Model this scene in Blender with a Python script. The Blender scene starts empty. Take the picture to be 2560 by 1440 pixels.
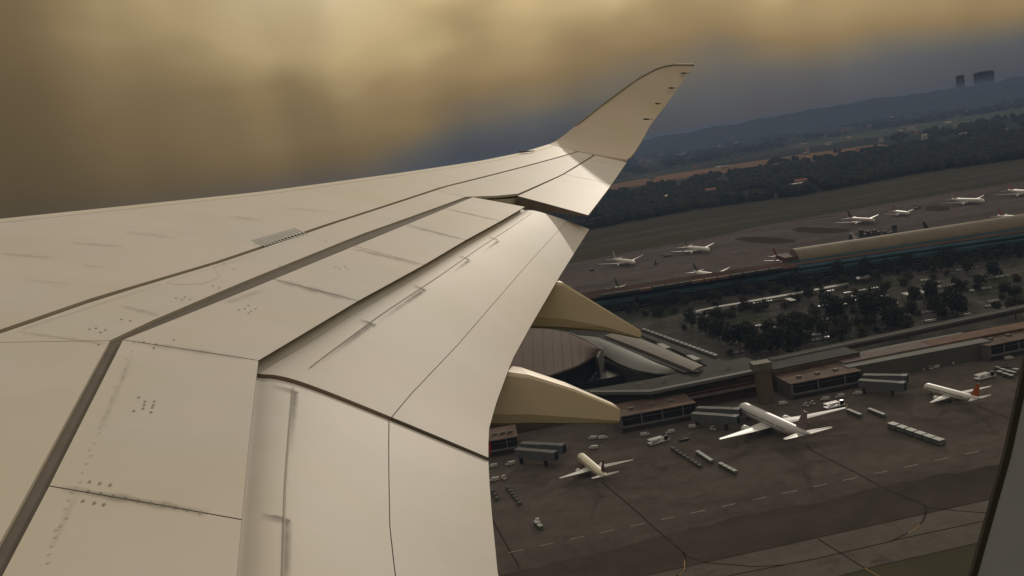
import bpy, bmesh, math, random
from mathutils import Vector, Matrix, noise
R = random.Random(7)
C = bpy.context.scene.collection
SC = bpy.context.scene
# ------------------------------------------------------------------ camera
CAM_H = 140.0
FPX, TILT, ROLL = 2217.0, math.radians(8.0), math.radians(9.1)
fwd = Vector((0, math.cos(TILT), -math.sin(TILT)))
r0 = Vector((1, 0, 0)); u0 = r0.cross(fwd)
right = math.cos(ROLL)*r0 - math.sin(ROLL)*u0
up = math.sin(ROLL)*r0 + math.cos(ROLL)*u0
cam = bpy.data.cameras.new('camera'); camo = bpy.data.objects.new('camera', cam); C.objects.link(camo)
cam.sensor_width = 36; cam.lens = 36*FPX/2560; cam.clip_start = .05; cam.clip_end = 200000
M = Matrix((right, up, -fwd)).transposed().to_4x4(); M.translation = (0, 0, CAM_H)
camo.matrix_world = M; SC.camera = camo
# aircraft axes: outboard, aft, up (the cabin looks slightly aft and down at the wing)
P8, PSI = math.radians(8), math.radians(14)
def cv(x, y, z): return right*x + up*y + fwd*z
AX_S = cv(-math.sin(PSI), math.sin(P8)*math.cos(PSI), math.cos(P8)*math.cos(PSI))
AX_A = cv(math.cos(PSI), math.sin(PSI)*math.sin(P8), math.sin(PSI)*math.cos(P8))
AX_U = cv(0, math.cos(P8), -math.sin(P8))
# ------------------------------------------------------------------ sun
SUN_DIR = (AX_S*1.5 + AX_A*.8 + AX_U*.66).normalized()
sun = bpy.data.lights.new('sun', 'SUN'); sun.energy = 1.3; sun.angle = math.radians(1.2); sun.color = (1, .9, .76)
suno = bpy.data.objects.new('sun', sun); C.objects.link(suno)
suno.rotation_euler = SUN_DIR.to_track_quat('Z', 'Y').to_euler(); suno.location = (0, 0, 500)
SUN_EL = math.asin(SUN_DIR.z); SUN_AZ = math.atan2(SUN_DIR.x, SUN_DIR.y)
# ------------------------------------------------------------------ world
W = bpy.data.worlds.new('World'); SC.world = W; W.use_nodes = True
nt = W.node_tree; nt.nodes.clear()
class NT:
    def __init__(s, t): s.t = t
    def n(s, typ, **k):
        o = s.t.nodes.new(typ)
        for a, b in k.items(): setattr(o, a, b)
        return o
    def l(s, a, b): s.t.links.new(a, b)
    def val(s, sock, v):
        if isinstance(v, (int, float, tuple, list)): sock.default_value = v
        else: s.l(v, sock)
    def math(s, op, a, b=0.0, c=None, clamp=False):
        o = s.n('ShaderNodeMath', operation=op, use_clamp=clamp)
        s.val(o.inputs[0], a); s.val(o.inputs[1], b)
        if c is not None: s.val(o.inputs[2], c)
        return o.outputs[0]
    def mix(s, f, a, b, blend='MIX'):
        o = s.n('ShaderNodeMix', data_type='RGBA', blend_type=blend)
        s.val(o.inputs[0], f)
        for k, v in ((6, a), (7, b)):
            s.val(o.inputs[k], tuple(v)+(1,) if isinstance(v, (tuple, list)) and len(v) == 3 else v)
        return o.outputs[2]
    def ramp(s, f, stops, interp='LINEAR'):
        o = s.n('ShaderNodeValToRGB'); s.l(f, o.inputs[0]); cr = o.color_ramp; cr.interpolation = interp
        while len(cr.elements) < len(stops): cr.elements.new(.5)
        for e, (p, c) in zip(cr.elements, stops):
            e.position = p; e.color = (tuple(c)+(1,)) if not isinstance(c, (int, float)) else (c, c, c, 1)
        return o.outputs[0]
    def noise(s, vec, scale, detail=3, rough=.5, dist=0):
        o = s.n('ShaderNodeTexNoise'); s.l(vec, o.inputs['Vector'])
        o.inputs['Scale'].default_value = scale; o.inputs['Detail'].default_value = detail
        o.inputs['Roughness'].default_value = rough; o.inputs['Distortion'].default_value = dist
        return o.outputs['Fac']
def srgb(r, g, b):
    f = lambda c: ((c/255+.055)/1.055)**2.4 if c > 10 else c/255/12.92
    return (f(r), f(g), f(b))
g = NT(nt)
tc = g.n('ShaderNodeTexCoord'); sep = g.n('ShaderNodeSeparateXYZ'); g.l(tc.outputs['Generated'], sep.inputs[0])
def mapped(scale, rot=(0, 0, 0)):
    m = g.n('ShaderNodeMapping'); m.inputs['Scale'].default_value = scale; m.inputs['Rotation'].default_value = rot
    g.l(tc.outputs['Generated'], m.inputs[0]); return m.outputs[0]
dx, dy, dz = sep.outputs
el = g.math('MULTIPLY', g.math('ARCSINE', dz), 57.2958)          # elevation in degrees
az = g.math('MULTIPLY', g.math('ARCTAN2', dx, dy), 57.2958)      # azimuth, 0 = ahead
SKY_OFF = (-19.96, 1.75, -4.24)
_mapped = mapped
def mapped(scale, rot=(0, 0, 0)):
    v = _mapped(scale, rot); v.node.inputs['Location'].default_value = SKY_OFF; v.node.name = 'skymap'; return v
n1 = g.noise(mapped((1, 1, .5)), 5.0, 2, .45, .2)
n2 = g.noise(mapped((1, 1, 2.0), (0, .35, 0)), 6.0, 2, .45, .2)
n3 = g.noise(mapped((1, 1, .10)), 14.0, 1, .5)
wob = g.math('ADD', g.math('MULTIPLY', g.math('SUBTRACT', n2, .5), 8.0), g.math('MULTIPLY', g.math('SUBTRACT', n1, .5), 6.0))
wobg = g.math('MULTIPLY', wob, g.math('MULTIPLY', g.math('SUBTRACT', el, .5), .16, None, True))
# the rain-blue band under the deck is thick to the right and gone to the left
lift = g.math('MINIMUM', g.math('MULTIPLY', g.math('MAXIMUM', g.math('SUBTRACT', -1.0, az), 0.0), .6), 4.4)
rlift = g.math('MULTIPLY', g.math('MULTIPLY', g.math('MAXIMUM', g.math('SUBTRACT', az, 14.0), 0.0), .22), g.math('MULTIPLY', g.math('SUBTRACT', el, 2.0), .35, None, True))
mlift = g.math('MULTIPLY', g.math('MULTIPLY', g.math('SUBTRACT', el, 1.3), .5, None, True), g.math('MULTIPLY', g.math('SUBTRACT', 15.0, az), .3, None, True))
e2 = g.math('ADD', g.math('ADD', g.math('ADD', g.math('ADD', el, wobg), g.math('MULTIPLY', mlift, 1.3)), lift), g.math('MINIMUM', rlift, 3.5))
# to the left the deck is thick: little change with height
kl = g.math('MULTIPLY', g.math('MULTIPLY', g.math('SUBTRACT', -9.0, az), .06, None, True), g.math('MULTIPLY', g.math('SUBTRACT', 34.0, el), .06, None, True))
e3 = g.math('ADD', 6.2, g.math('MULTIPLY', g.math('SUBTRACT', e2, 6.2), .2))
e2 = g.math('ADD', e2, g.math('MULTIPLY', kl, g.math('SUBTRACT', e3, e2)))
cloud = g.ramp(g.math('DIVIDE', e2, 40.0, None, True), [
    (0.0, srgb(46, 56, 68)), (.045, srgb(60, 68, 77)), (.075, srgb(73, 76, 78)), (.108, srgb(92, 86, 76)), (.16, srgb(120, 101, 70)),
    (.235, srgb(146, 125, 88)), (.31, srgb(190, 167, 122)), (.5, srgb(222, 204, 164)), (1.0, srgb(236, 226, 208))])
dark = g.ramp(g.math('ADD', g.math('MULTIPLY', n1, .7), g.math('MULTIPLY', n3, .3)), [(.36, .84), (.5, .98), (.64, 1.15)])
dkw = g.math('MULTIPLY', g.math('SUBTRACT', 34.0, el), .05, None, True)
cloud = g.mix(dkw, cloud, g.mix(1.0, cloud, dark, 'MULTIPLY'))
sd = g.n('ShaderNodeVectorMath', operation='DOT_PRODUCT'); g.l(tc.outputs['Generated'], sd.inputs[0]); sd.inputs[1].default_value = tuple(SUN_DIR)
glow = g.ramp(sd.outputs['Value'], [(0.0, .85), (.5, .60), (.66, .50), (.76, .72), (.87, 1.0), (.97, 1.2), (1.0, 1.45)])
cloud = g.mix(1.0, cloud, glow, 'MULTIPLY')
sky = g.n('ShaderNodeTexSky', sky_type='NISHITA'); sky.sun_disc = False
sky.sun_elevation = SUN_EL; print('SUN', math.degrees(SUN_EL), math.degrees(SUN_AZ)); sky.sun_rotation = SUN_AZ
bg = g.n('ShaderNodeBackground'); bg.inputs[1].default_value = .1
sc10 = g.mix(1.0, cloud, (10, 10, 10), 'MULTIPLY')
g.l(g.mix(.01, sc10, sky.outputs[0]), bg.inputs[0])
out = g.n('ShaderNodeOutputWorld'); g.l(bg.outputs[0], out.inputs[0])
SC.view_settings.view_transform = 'Standard'; SC.view_settings.look = 'None'
SC.view_settings.exposure = -0.03; SC.view_settings.gamma = 1; SC.view_settings.use_curve_mapping = False
SC.cycles.volume_bounces = 0; SC.cycles.max_bounces = 6

# ------------------------------------------------------------------ helpers
def ray(px, py): return fwd*FPX + right*(px-1280) + up*(720-py)
def G(px, py, z=0.0):
    d = ray(px, py); t = (z-CAM_H)/d.z
    return Vector((d.x*t, d.y*t, z))
MATS = {}
def mat(name, col, rough=.7, amt=.15, scale=1.0, spec=.3, coords='Object', bump=0.0, stretch=(1, 1, 1), detail=5, col2=None):
    if name in MATS: return MATS[name]
    m = bpy.data.materials.new(name); m.use_nodes = True; m.diffuse_color = tuple(col)+(1,)
    t = NT(m.node_tree); b = m.node_tree.nodes['Principled BSDF']
    tcn = t.n('ShaderNodeTexCoord'); mp = t.n('ShaderNodeMapping'); mp.inputs['Scale'].default_value = stretch
    t.l(tcn.outputs[coords], mp.inputs[0])
    f = t.noise(mp.outputs[0], scale, detail, .6)
    c2 = col2 or tuple(min(1, c*(1+amt)) for c in col)
    c1 = tuple(c*(1-amt) for c in col)
    t.l(t.ramp(f, [(.3, c1), (.7, c2)]), b.inputs['Base Color'])
    b.inputs['Roughness'].default_value = rough; b.inputs['Specular IOR Level'].default_value = spec
    if bump:
        bp = t.n('ShaderNodeBump'); bp.inputs['Strength'].default_value = bump; t.l(f, bp.inputs['Height']); t.l(bp.outputs[0], b.inputs['Normal'])
    MATS[name] = m; return m
def obj(name, verts, faces, m, parent=None, smooth=False, mi=None):
    me = bpy.data.meshes.new(name); me.from_pydata([tuple(v) for v in verts], [], faces)
    for mm in (m if isinstance(m, (list, tuple)) else [m]): me.materials.append(mm)
    if mi: me.polygons.foreach_set('material_index', mi)
    me.validate(); me.update()
    if smooth: me.polygons.foreach_set('use_smooth', [True]*len(me.polygons))
    o = bpy.data.objects.new(name, me); C.objects.link(o)
    if parent: o.parent = parent
    return o
class MB:
    """collects shapes; one mesh, several materials"""
    def __init__(s): s.v, s.f, s.mi, s.k = [], [], [], 0
    def add(s, vs, fs, k=None):
        o = len(s.v); s.v += [tuple(v) for v in vs]; s.f += [tuple(i+o for i in f) for f in fs]; s.mi += [s.k if k is None else k]*len(fs)
    def prism(s, poly, z0, z1, k=None, taper=None):
        n = len(poly); a = sum((poly[i][0]*poly[(i+1) % n][1]-poly[(i+1) % n][0]*poly[i][1]) for i in range(n))
        if a < 0: poly = poly[::-1]
        z0 = z0 if isinstance(z0, (list, tuple)) else [z0]*n
        z1 = z1 if isinstance(z1, (list, tuple)) else [z1]*n
        top = poly
        if taper:
            cx = sum(p[0] for p in poly)/n; cy = sum(p[1] for p in poly)/n
            top = [(cx+(p[0]-cx)*taper, cy+(p[1]-cy)*taper) for p in poly]
        vs = [(p[0], p[1], z0[i]) for i, p in enumerate(poly)]+[(p[0], p[1], z1[i]) for i, p in enumerate(top)]
        fs = [tuple(range(n))[::-1], tuple(range(n, 2*n))]+[(i, (i+1) % n, (i+1) % n+n, i+n) for i in range(n)]
        s.add(vs, fs, k)
    def box(s, x0, x1, y0, y1, z0, z1, k=None, taper=None):
        s.prism([(x0, y0), (x1, y0), (x1, y1), (x0, y1)], z0, z1, k, taper)
    def tube(s, rings, k=None, cap=True):
        """rings: list of (list of points)"""
        n = len(rings[0]); vs = [p for r in rings for p in r]; fs = []
        for i in range(len(rings)-1):
            for j in range(n): fs.append((i*n+j, i*n+(j+1) % n, (i+1)*n+(j+1) % n, (i+1)*n+j))
        if cap: fs += [tuple(range(n))[::-1], tuple(range((len(rings)-1)*n, len(rings)*n))]
        s.add(vs, fs, k)
    def cyl(s, p, q, r, n=10, r2=None, k=None):
        p, q = Vector(p), Vector(q); d = (q-p).normalized(); a = d.orthogonal().normalized(); b = d.cross(a)
        r2 = r if r2 is None else r2
        s.tube([[p+(a*math.cos(2*math.pi*j/n)+b*math.sin(2*math.pi*j/n))*r for j in range(n)],
                [q+(a*math.cos(2*math.pi*j/n)+b*math.sin(2*math.pi*j/n))*r2 for j in range(n)]], k)
    def build(s, name, m, parent=None, smooth=False): return obj(name, s.v, s.f, m, parent, smooth, s.mi)
def tag(o, label=None, cat=None, group=None, kind=None):
    if label: o['label'] = label
    if cat: o['category'] = cat
    if group: o['group'] = group
    if kind: o['kind'] = kind
    return o
def empty(name, loc=(0, 0, 0), rz=0):
    o = bpy.data.objects.new(name, None); C.objects.link(o); o.location = loc; o.rotation_euler = (0, 0, rz); o.empty_display_size = .5
    return o
def copy_tree(o, parent=None):
    c = o.copy(); C.objects.link(c)
    if parent: c.parent = parent
    for ch in KIDS.get(o, o.children): copy_tree(ch, c)
    return c
KIDS = {}
def sheet(name, pts, z, m, kind='structure'):
    """flat ground sheet from world xy points"""
    o = obj(name, [(p[0], p[1], z) for p in pts], [tuple(range(len(pts)))], m)
    if o.data.polygons[0].normal.z < 0: o.data.flip_normals()
    o['kind'] = kind; return o
def lerp(a, b, t): return a+(b-a)*t
def pl(pts, x):
    """piecewise linear, extrapolating"""
    if x <= pts[0][0]: i = 0
    elif x >= pts[-1][0]: i = len(pts)-2
    else: i = max(j for j in range(len(pts)-1) if pts[j][0] <= x)
    (a, b), (c, d) = pts[i], pts[i+1]
    return b+(d-b)*(x-a)/(c-a)

# ================================================================== MATERIALS
def wing_paint(name, col, rough=.5, dirt=.16):
    m = bpy.data.materials.new(name); m.use_nodes = True
    t = NT(m.node_tree); b = m.node_tree.nodes['Principled BSDF']
    tcn = t.n('ShaderNodeTexCoord')
    def mp(s):
        k = t.n('ShaderNodeMapping'); k.inputs['Scale'].default_value = s; t.l(tcn.outputs['Object'], k.inputs[0]); return k.outputs[0]
    big = t.noise(mp((.35, .35, .35)), 1.0, 4, .55)
    streak = t.noise(mp((.9, .16, 1)), 1.5, 4, .6)
    fine = t.noise(mp((9, 2.2, 5)), 2.0, 4, .65)
    c = t.mix(t.math('MULTIPLY', t.ramp(streak, [(.44, 0.0), (.66, 1.0)]), dirt*1.3), tuple(col), (col[0]*.62, col[1]*.66, col[2]*.72))
    c = t.mix(t.math('MULTIPLY', t.ramp(fine, [(.48, 0.0), (.68, 1.0)]), dirt*.8), c, tuple(x*.6 for x in col))
    c = t.mix(t.ramp(big, [(.42, 0.0), (.6, .75)]), c, (col[0]*.97, col[1]*.92, col[2]*.78))
    pink = t.noise(mp((.8, .5, 1)), .9, 3, .5)
    c = t.mix(t.ramp(pink, [(.45, 0.0), (.6, .7)]), c, (col[0]*1.05, col[1]*1.0, col[2]*1.0))
    t.l(c, b.inputs['Base Color'])
    b.inputs['Roughness'].default_value = rough
    b.inputs['Specular IOR Level'].default_value = .35
    return m
M_WING = wing_paint('wing_paint', (.495, .458, .423))
M_CONTROL = wing_paint('control_surface_paint', (.50, .468, .436), .6, .09)
M_NOSE = wing_paint('leading_edge_metal', (.50, .458, .40), .45)
M_FAIR = wing_paint('fairing_paint', (.50, .425, .315), .5)
M_WLET = wing_paint('winglet_paint', (.43, .375, .305), .55)
M_SEAL = mat('brown_sealant', (.115, .095, .078), .8, .12, 3)
M_GROOVE = mat('dark_groove', (.05, .043, .038), .85, .15, 3)
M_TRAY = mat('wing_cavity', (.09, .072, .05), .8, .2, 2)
M_UNDER = mat('wing_underside', (.42, .38, .30), .5, .1, .6)
M_FAST = mat('fastener_dirt', (.26, .25, .23), .8, .2, 6)
M_TRIM = mat('cabin_lining', (.25, .262, .29), .75, .06, 40)
M_GASKET = mat('window_gasket', (.022, .020, .016), .7, .15, 20)
def stain_shade_mat():
    m = bpy.data.materials.new('stain_and_shade'); m.use_nodes = True; t = NT(m.node_tree); b = m.node_tree.nodes['Principled BSDF']
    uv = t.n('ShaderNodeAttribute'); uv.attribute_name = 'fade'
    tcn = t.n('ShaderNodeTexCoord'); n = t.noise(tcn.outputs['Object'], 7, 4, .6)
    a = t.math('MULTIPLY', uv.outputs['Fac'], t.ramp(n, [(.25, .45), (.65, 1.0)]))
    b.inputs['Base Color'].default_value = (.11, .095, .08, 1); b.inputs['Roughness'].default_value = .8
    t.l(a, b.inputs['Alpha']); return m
M_STAIN_SHADE = stain_shade_mat()  # flap grime, and the shade strips painted along the spoiler dividers
M_FEND = mat('flap_end_brown', (.20, .16, .12), .7, .12, 2)

# ================================================================== THE AIRLINER THE CAMERA RIDES IN
liner = empty('passenger_airliner')
liner.matrix_world = Matrix((AX_S, -AX_A, AX_U)).transposed().to_4x4() @ Matrix.Identity(4)
liner.location = (0, 0, CAM_H)
tag(liner, 'white airliner wing with upswept tip and lowered flaps filling the left foreground', 'airliner')
LEc = [(1, -12.4), (11.99, -3.43), (13.46, -2.22), (15.47, -.55), (19.35, 2.33), (22.76, 4.82), (25.37, 6.57), (28.4, 8.35)]
L1c = [(1, -6.3), (8.27, -2.44), (9.43, -1.86), (11.16, -.84), (13.88, .61), (18.36, 3.12), (22.53, 5.83), (27.5, 9.04)]
B2c = [(1, -1.78), (5.34, -1.64), (8.42, -1.59), (10.41, -.60), (13.41, .98), (17.66, 3.44), (18.67, 4.72), (22.48, 6.94), (27.56, 9.62)]
SPf = [(1, -1.66), (5.9, -1.53), (8.40, -1.49), (10.11, -.555), (12.94, .97), (17.73, 3.60)]
SPt = [(1, -.40), (5.69, -.37), (6.75, -.36), (8.27, -.33), (10.34, .73), (12.27, 1.79), (14.07, 2.74), (15.86, 3.73), (17.56, 4.65)]
AHf = [(18.60, 4.76), (22.48, 6.99), (27.50, 9.66)]
ATe = [(17.76, 6.08), (22.19, 8.23), (26.94, 10.5)]
FTi = [(1, 1.15), (6.42, 1.49), (7.7, 1.71), (8.36, 1.84)]
FTo = [(8.36, 1.84), (8.98, 1.98), (9.63, 2.21), (10.95, 2.73), (12.32, 3.37), (14.78, 4.55), (18.35, 6.31)]
def aLE0(s): return 7-.70*(27-s)
def hW(s, a):
    c = a-aLE0(s)
    return .65-.0685*(s-12.1)-.0008*(s-12.1)**2+.13*c+.004*c*c
def ac(s, a, h): return (s, -a, -h)      # aircraft local coordinates: outboard, forward, up
def grid(name, P, m, thick=.05, smooth=True, parent=liner, edge_m=None, flipn=False):
    """P[i][j] -> (s,a,h) upper points; closed slab of given thickness (number or function of v)"""
    n, k = len(P), len(P[0]); v = []; f = []; mi = []
    for i in range(n):
        for j in range(k): v.append(ac(*P[i][j]))
    for i in range(n):
        for j in range(k):
            s, a, h = P[i][j]; th = thick(j/(k-1)) if callable(thick) else thick
            v.append(ac(s, a, h+th))
    N = n*k
    for i in range(n-1):
        for j in range(k-1):
            q = (i*k+j, i*k+j+1, (i+1)*k+j+1, (i+1)*k+j)
            f.append(q[::-1]); mi.append(0); f.append(tuple(x+N for x in q)); mi.append(1)
    def side(seq):
        for x, y in zip(seq, seq[1:]): f.append((x, y, y+N, x+N)); mi.append(1)
    side([j for j in range(k)][::-1]); side([(n-1)*k+j for j in range(k)])
    side([i*k for i in range(n)]); side([i*k+k-1 for i in range(n)][::-1])
    o = obj(name, v, f, [m, edge_m or M_UNDER], parent, False, mi)
    if smooth:
        for p in o.data.polygons:
            if p.index < 2*(n-1)*(k-1): p.use_smooth = True
    bm = bmesh.new(); bm.from_mesh(o.data); bmesh.ops.recalc_face_normals(bm, faces=bm.faces)
    # split sharp rim so smooth shading does not bleed over it
    bmesh.ops.split_edges(bm, edges=[e for e in bm.edges if len(e.link_faces) == 2 and e.calc_face_angle(0) > .6])
    bm.to_mesh(o.data); bm.free(); return o
def ruled(cF, cA, f0, f1, a0, a1, n, k, off=0.0, gapf=0.0, gapa=0.0):
    rows = []
    for i in range(n+1):
        t = i/n; sf = lerp(f0, f1, t); sa = lerp(a0, a1, t)
        F = (sf, pl(cF, sf)+gapf); A = (sa, pl(cA, sa)-gapa)
        row = []
        for j in range(k+1):
            v = j/k; s, a = lerp(F[0], A[0], v), lerp(F[1], A[1], v); row.append((s, a, hW(s, a)+off))
        rows.append(row)
    return rows
# leading edge with rounded nose
rows = []
for i in range(61):
    s = lerp(1, 28.4, i/60); a = pl(LEc, s); a2 = a+.17+.002*s
    c = lerp(1, .45, (s-1)/27.4)
    rows.append([(s, a+.9*c, hW(s, a)+.75*c), (s, a+.35*c, hW(s, a)+.55*c), (s, a+.03*c, hW(s, a)+.32*c), (s, a-.10*c, hW(s, a)+.14*c),
                 (s, a-.06*c, hW(s, a)+.03*c), (s, a, hW(s, a)), (s, lerp(a, a2, .5), hW(s, lerp(a, a2, .5))), (s, a2, hW(s, a2))])
grid('leading_edge', rows, M_NOSE, .02)
LE2 = [(s, pl(LEc, s)+.185+.002*s) for s in [1, 11.99, 13.46, 15.47, 19.35, 22.76, 25.37, 28.4]]
grid('upper_skin', ruled(LE2, L1c, 1, 28.35, 1, 27.5, 60, 10, gapa=.055), M_WING, .05)
def panelrow(name, cF, cA, cuts, m, k=5, gapf=0, gapa=0, gs=.012, thick=.05, edge_m=None, off=0, parent=liner, n=8):
    res = []
    for (f0, a0), (f1, a1) in zip(cuts, cuts[1:]):
        res.append(grid(name, ruled(cF, cA, f0+gs, f1-gs, a0+gs, a1-gs, n, k, off, gapf, gapa), m, thick, edge_m=edge_m, parent=parent))
    return res
panelrow('fixed_trailing_panel', L1c, B2c, [(1, 1), (8.0, 8.35), (17.9, 17.66), (27.5, 27.5)], M_CONTROL, 5, gapf=.018, gs=.006, n=16)
sp = panelrow('spoiler', SPf, SPt, [(1.0, 1.0), (5.9, 5.69), (8.40, 8.27), (10.74, 10.34), (12.75, 12.27), (14.55, 14.07), (16.24, 15.87), (17.73, 17.56)],
         M_CONTROL, 5, gs=.006, thick=lambda v: .06-.045*v, edge_m=M_SEAL)
# cavity tray below the joints, rear spar face
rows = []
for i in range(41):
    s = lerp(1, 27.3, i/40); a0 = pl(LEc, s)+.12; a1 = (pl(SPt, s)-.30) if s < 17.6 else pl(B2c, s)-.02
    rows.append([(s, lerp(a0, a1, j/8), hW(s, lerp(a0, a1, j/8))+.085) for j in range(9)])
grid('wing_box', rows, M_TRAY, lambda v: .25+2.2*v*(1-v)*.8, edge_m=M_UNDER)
# seal strips lying in the two long joints
def strip_on(name, cF, cA, s0, s1, off, m, n=50):
    return grid(name, [[(s, pl(cF, s), hW(s, pl(cF, s))+off), (s, pl(cA, s), hW(s, pl(cA, s))+off)] for s in [lerp(s0, s1, i/n) for i in range(n+1)]], m, .02)
strip_on('rubber_seal', [(s, a-.08) for s, a in L1c], [(s, a+.05) for s, a in L1c], 1, 27.4, .030, M_GROOVE)
strip_on('rubber_seal', [(s, a-.02) for s, a in B2c[:6]], [(s, a+.17) for s, a in B2c[:6]], 1, 17.6, .028, M_SEAL)
# flaps
def hflap(s, v, h1, drop=.0):
    h0 = hW(s, pl(SPt, s)); c = lerp(1.0, .6, (s-8)/10)
    if v < 0: return h0+drop+lerp(.145*c, .022, min(1, -v/.08)**.8)
    return h0+drop+.035*c+.11*c*math.exp(-v/.085)+(h1-h0-.035*c)*v**1.02
def flap_rows(cT, s0, s1, e0, e1, vs, n, drop=0.0, ends=(0, 0)):
    rows = []; vs0 = vs
    for i in range(n+1):
        t = i/n; sf = lerp(s0, s1, t); st = lerp(e0, e1, t)
        a0 = pl(SPt, sf)-.02; a1 = pl(cT, st); h1 = 2.9-.15*(st-8.5)
        dv = .085*max(0, min(1, (sf-8.4)/2.2))**.8; vs = tuple(q+dv if .1 < q < .9 else q for q in vs0)
        rows.append([(lerp(sf, st, v), lerp(a0, a1, v), hflap(lerp(sf, st, v), v, h1, drop)) for v in [lerp(vs[0], vs[1], j/(len_v-1))**1.0 for j in range(len_v)]])
    return rows
len_v = 22
def make_flap(cT, s0, s1, e0, e1, n, drop, vl):
    main = grid('flap', flap_rows(cT, s0, s1, e0, e1, (-.10, vl-.002), n, drop), M_CONTROL, lambda v: .05+.16*v*(1-v)*2, edge_m=M_FEND)
    tab = grid('flap_tab', flap_rows(cT, s0, s1, e0, e1, (vl+.002, 1), n, drop), M_CONTROL, lambda v: .075-.055*v, edge_m=M_SEAL)
    return main, tab
fo, fot = make_flap(FTo, 8.295, 17.62, 8.37, 18.35, 30, 0, .56)
fi, fit = make_flap(FTi, 1.0, 8.27, 1.0, 8.35, 16, .03, .55)
fot.parent = liner; fit.parent = liner
# ailerons
panelrow('aileron', AHf, ATe, [(18.60, 17.76), (22.6, 22.3), (27.50, 26.94)], M_CONTROL, 5, gs=.012, thick=lambda v: .26-.22*v, edge_m=M_SEAL)
# winglet
def uns(px, py, s):
    """aircraft point on the sight line of a pixel at outboard station s (used once to take the measures of the tip)"""
    d = ray(px, py); ds, da, du = d.dot(AX_S), d.dot(AX_A), d.dot(AX_U); t = s/ds
    return (s, da*t, -du*t)
wl = [uns(*q) for q in [(1395, 349, 28.9), (1440, 314, 29.4), (1500, 267, 29.9), (1560, 222, 30.3), (1600, 194, 30.6), (1640, 173, 30.85), (1665, 165, 30.95), (1690, 162, 31.0), (1735, 162, 31.05)]]
wt = [uns(*q) for q in [(1584, 384, 27.5), (1607, 348, 28.3), (1627, 312, 29.0), (1655, 276, 29.7), (1678, 244, 30.1), (1698, 214, 30.5), (1708, 200, 30.7), (1718, 185, 30.85), (1736, 164, 31.05)]]
base_l, base_t = (28.3, pl(LEc, 28.3)+.01, hW(28.3, pl(LEc, 28.3))), (27.35, 9.68, hW(27.35, 9.68))
tip_t = uns(1567, 399, 26.98)
rows = []
def bezier_row(L, T, k=10, bow=.0):
    return [tuple(lerp(L[q], T[q], j/k)+(-bow*4*(j/k)*(1-j/k) if q == 2 else 0) for q in range(3)) for j in range(k+1)]
def crow(Lp, Mp, Tp, k=10):
    r = []
    for j in range(k+1):
        v = j/k
        if v <= .6: r.append(tuple(lerp(Lp[q], Mp[q], v/.6) for q in range(3)))
        else: r.append(tuple(lerp(Mp[q], Tp[q], (v-.6)/.4) for q in range(3)))
    return r
row0 = crow(base_l, (27.57, 9.0, hW(27.57, 9.0)), tip_t)
row0[6] = (27.57, 9.68, hW(27.57, 9.68))
ctrl = [row0]+[bezier_row(a, b) for a, b in zip(wl, wt)]
rows = []
for i in range(len(ctrl)-1):
    m0, m1, m2, m3 = ctrl[max(i-1, 0)], ctrl[i], ctrl[i+1], ctrl[min(i+2, len(ctrl)-1)]
    for q in range(4):
        t = q/4
        rows.append([tuple(.5*(2*m1[j][c]+(m2[j][c]-m0[j][c])*t+(2*m0[j][c]-5*m1[j][c]+4*m2[j][c]-m3[j][c])*t*t+(3*m1[j][c]-m0[j][c]-3*m2[j][c]+m3[j][c])*t**3) for c in range(3)) for j in range(11)])
rows.append(ctrl[-1])
# thickness pushes outward and down
def wlet():
    n, k = len(rows), 11; v = []; f = []
    for r in rows: v += [ac(*p) for p in r]
    for i, r in enumerate(rows):
        q = i/(n-1)
        for j, p in enumerate(r):
            th = (.02+.22*math.sin(math.pi*min(1, (j/10)*.9+.05)))*(1-.8*q)
            v.append(ac(p[0]+th*min(1, q*2.2)*.9, p[1], p[2]+th*(1-.7*q)))
    N = n*k
    for i in range(n-1):
        for j in range(k-1):
            q = (i*k+j, (i+1)*k+j, (i+1)*k+j+1, i*k+j+1); f.append(q); f.append(tuple(x+N for x in q)[::-1])
    for seq in ([i*k for i in range(n)], [i*k+k-1 for i in range(n)][::-1], list(range(k))[::-1], [(n-1)*k+j for j in range(k)]):
        for x, y in zip(seq, seq[1:]): f.append((x, x+N, y+N, y))
    o = obj('winglet', v, f, [M_WLET, M_UNDER], liner)
    bm = bmesh.new(); bm.from_mesh(o.data); bmesh.ops.recalc_face_normals(bm, faces=bm.faces)
    for q in bm.faces: q.smooth = True
    bmesh.ops.split_edges(bm, edges=[e for e in bm.edges if len(e.link_faces) == 2 and e.calc_face_angle(0) > .7]); bm.to_mesh(o.data); bm.free()
    return o
wing_let = wlet()
tb = MB(); e0 = [Vector(ac(*p)) for p in wl[1:]]
for a, b in zip(e0, e0[1:]): tb.cyl(a, b, .035, 8)
tb.build('winglet_edge_strip', mat('bare_metal_edge', (.20, .17, .13), .45, .1, 2), wing_let)
def swick(px, py, px2, s):
    a, b = uns(px, py, s), uns(px2, py, s+.02); t = MB()
    t.cyl(ac(*a), ac(*tuple(lerp(a[i], b[i], .55) for i in range(3))), .026, 6); t.cyl(ac(*tuple(lerp(a[i], b[i], .55) for i in range(3))), ac(*b), .010, 5)
    t.build('static_wick', M_GROOVE, liner)
for a in ((1703, 183, 1725, 30.72), (1672, 220, 1693, 30.2), (1639, 259, 1654, 29.5), (1609, 298, 1632, 28.75)): swick(*a)
t = MB(); t.cyl(ac(*uns(1300, 380, 25.2)), ac(*uns(1336, 377, 25.9)), .03, 6, .012); t.build('leading_edge_sensor', M_GROOVE, liner)
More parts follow.
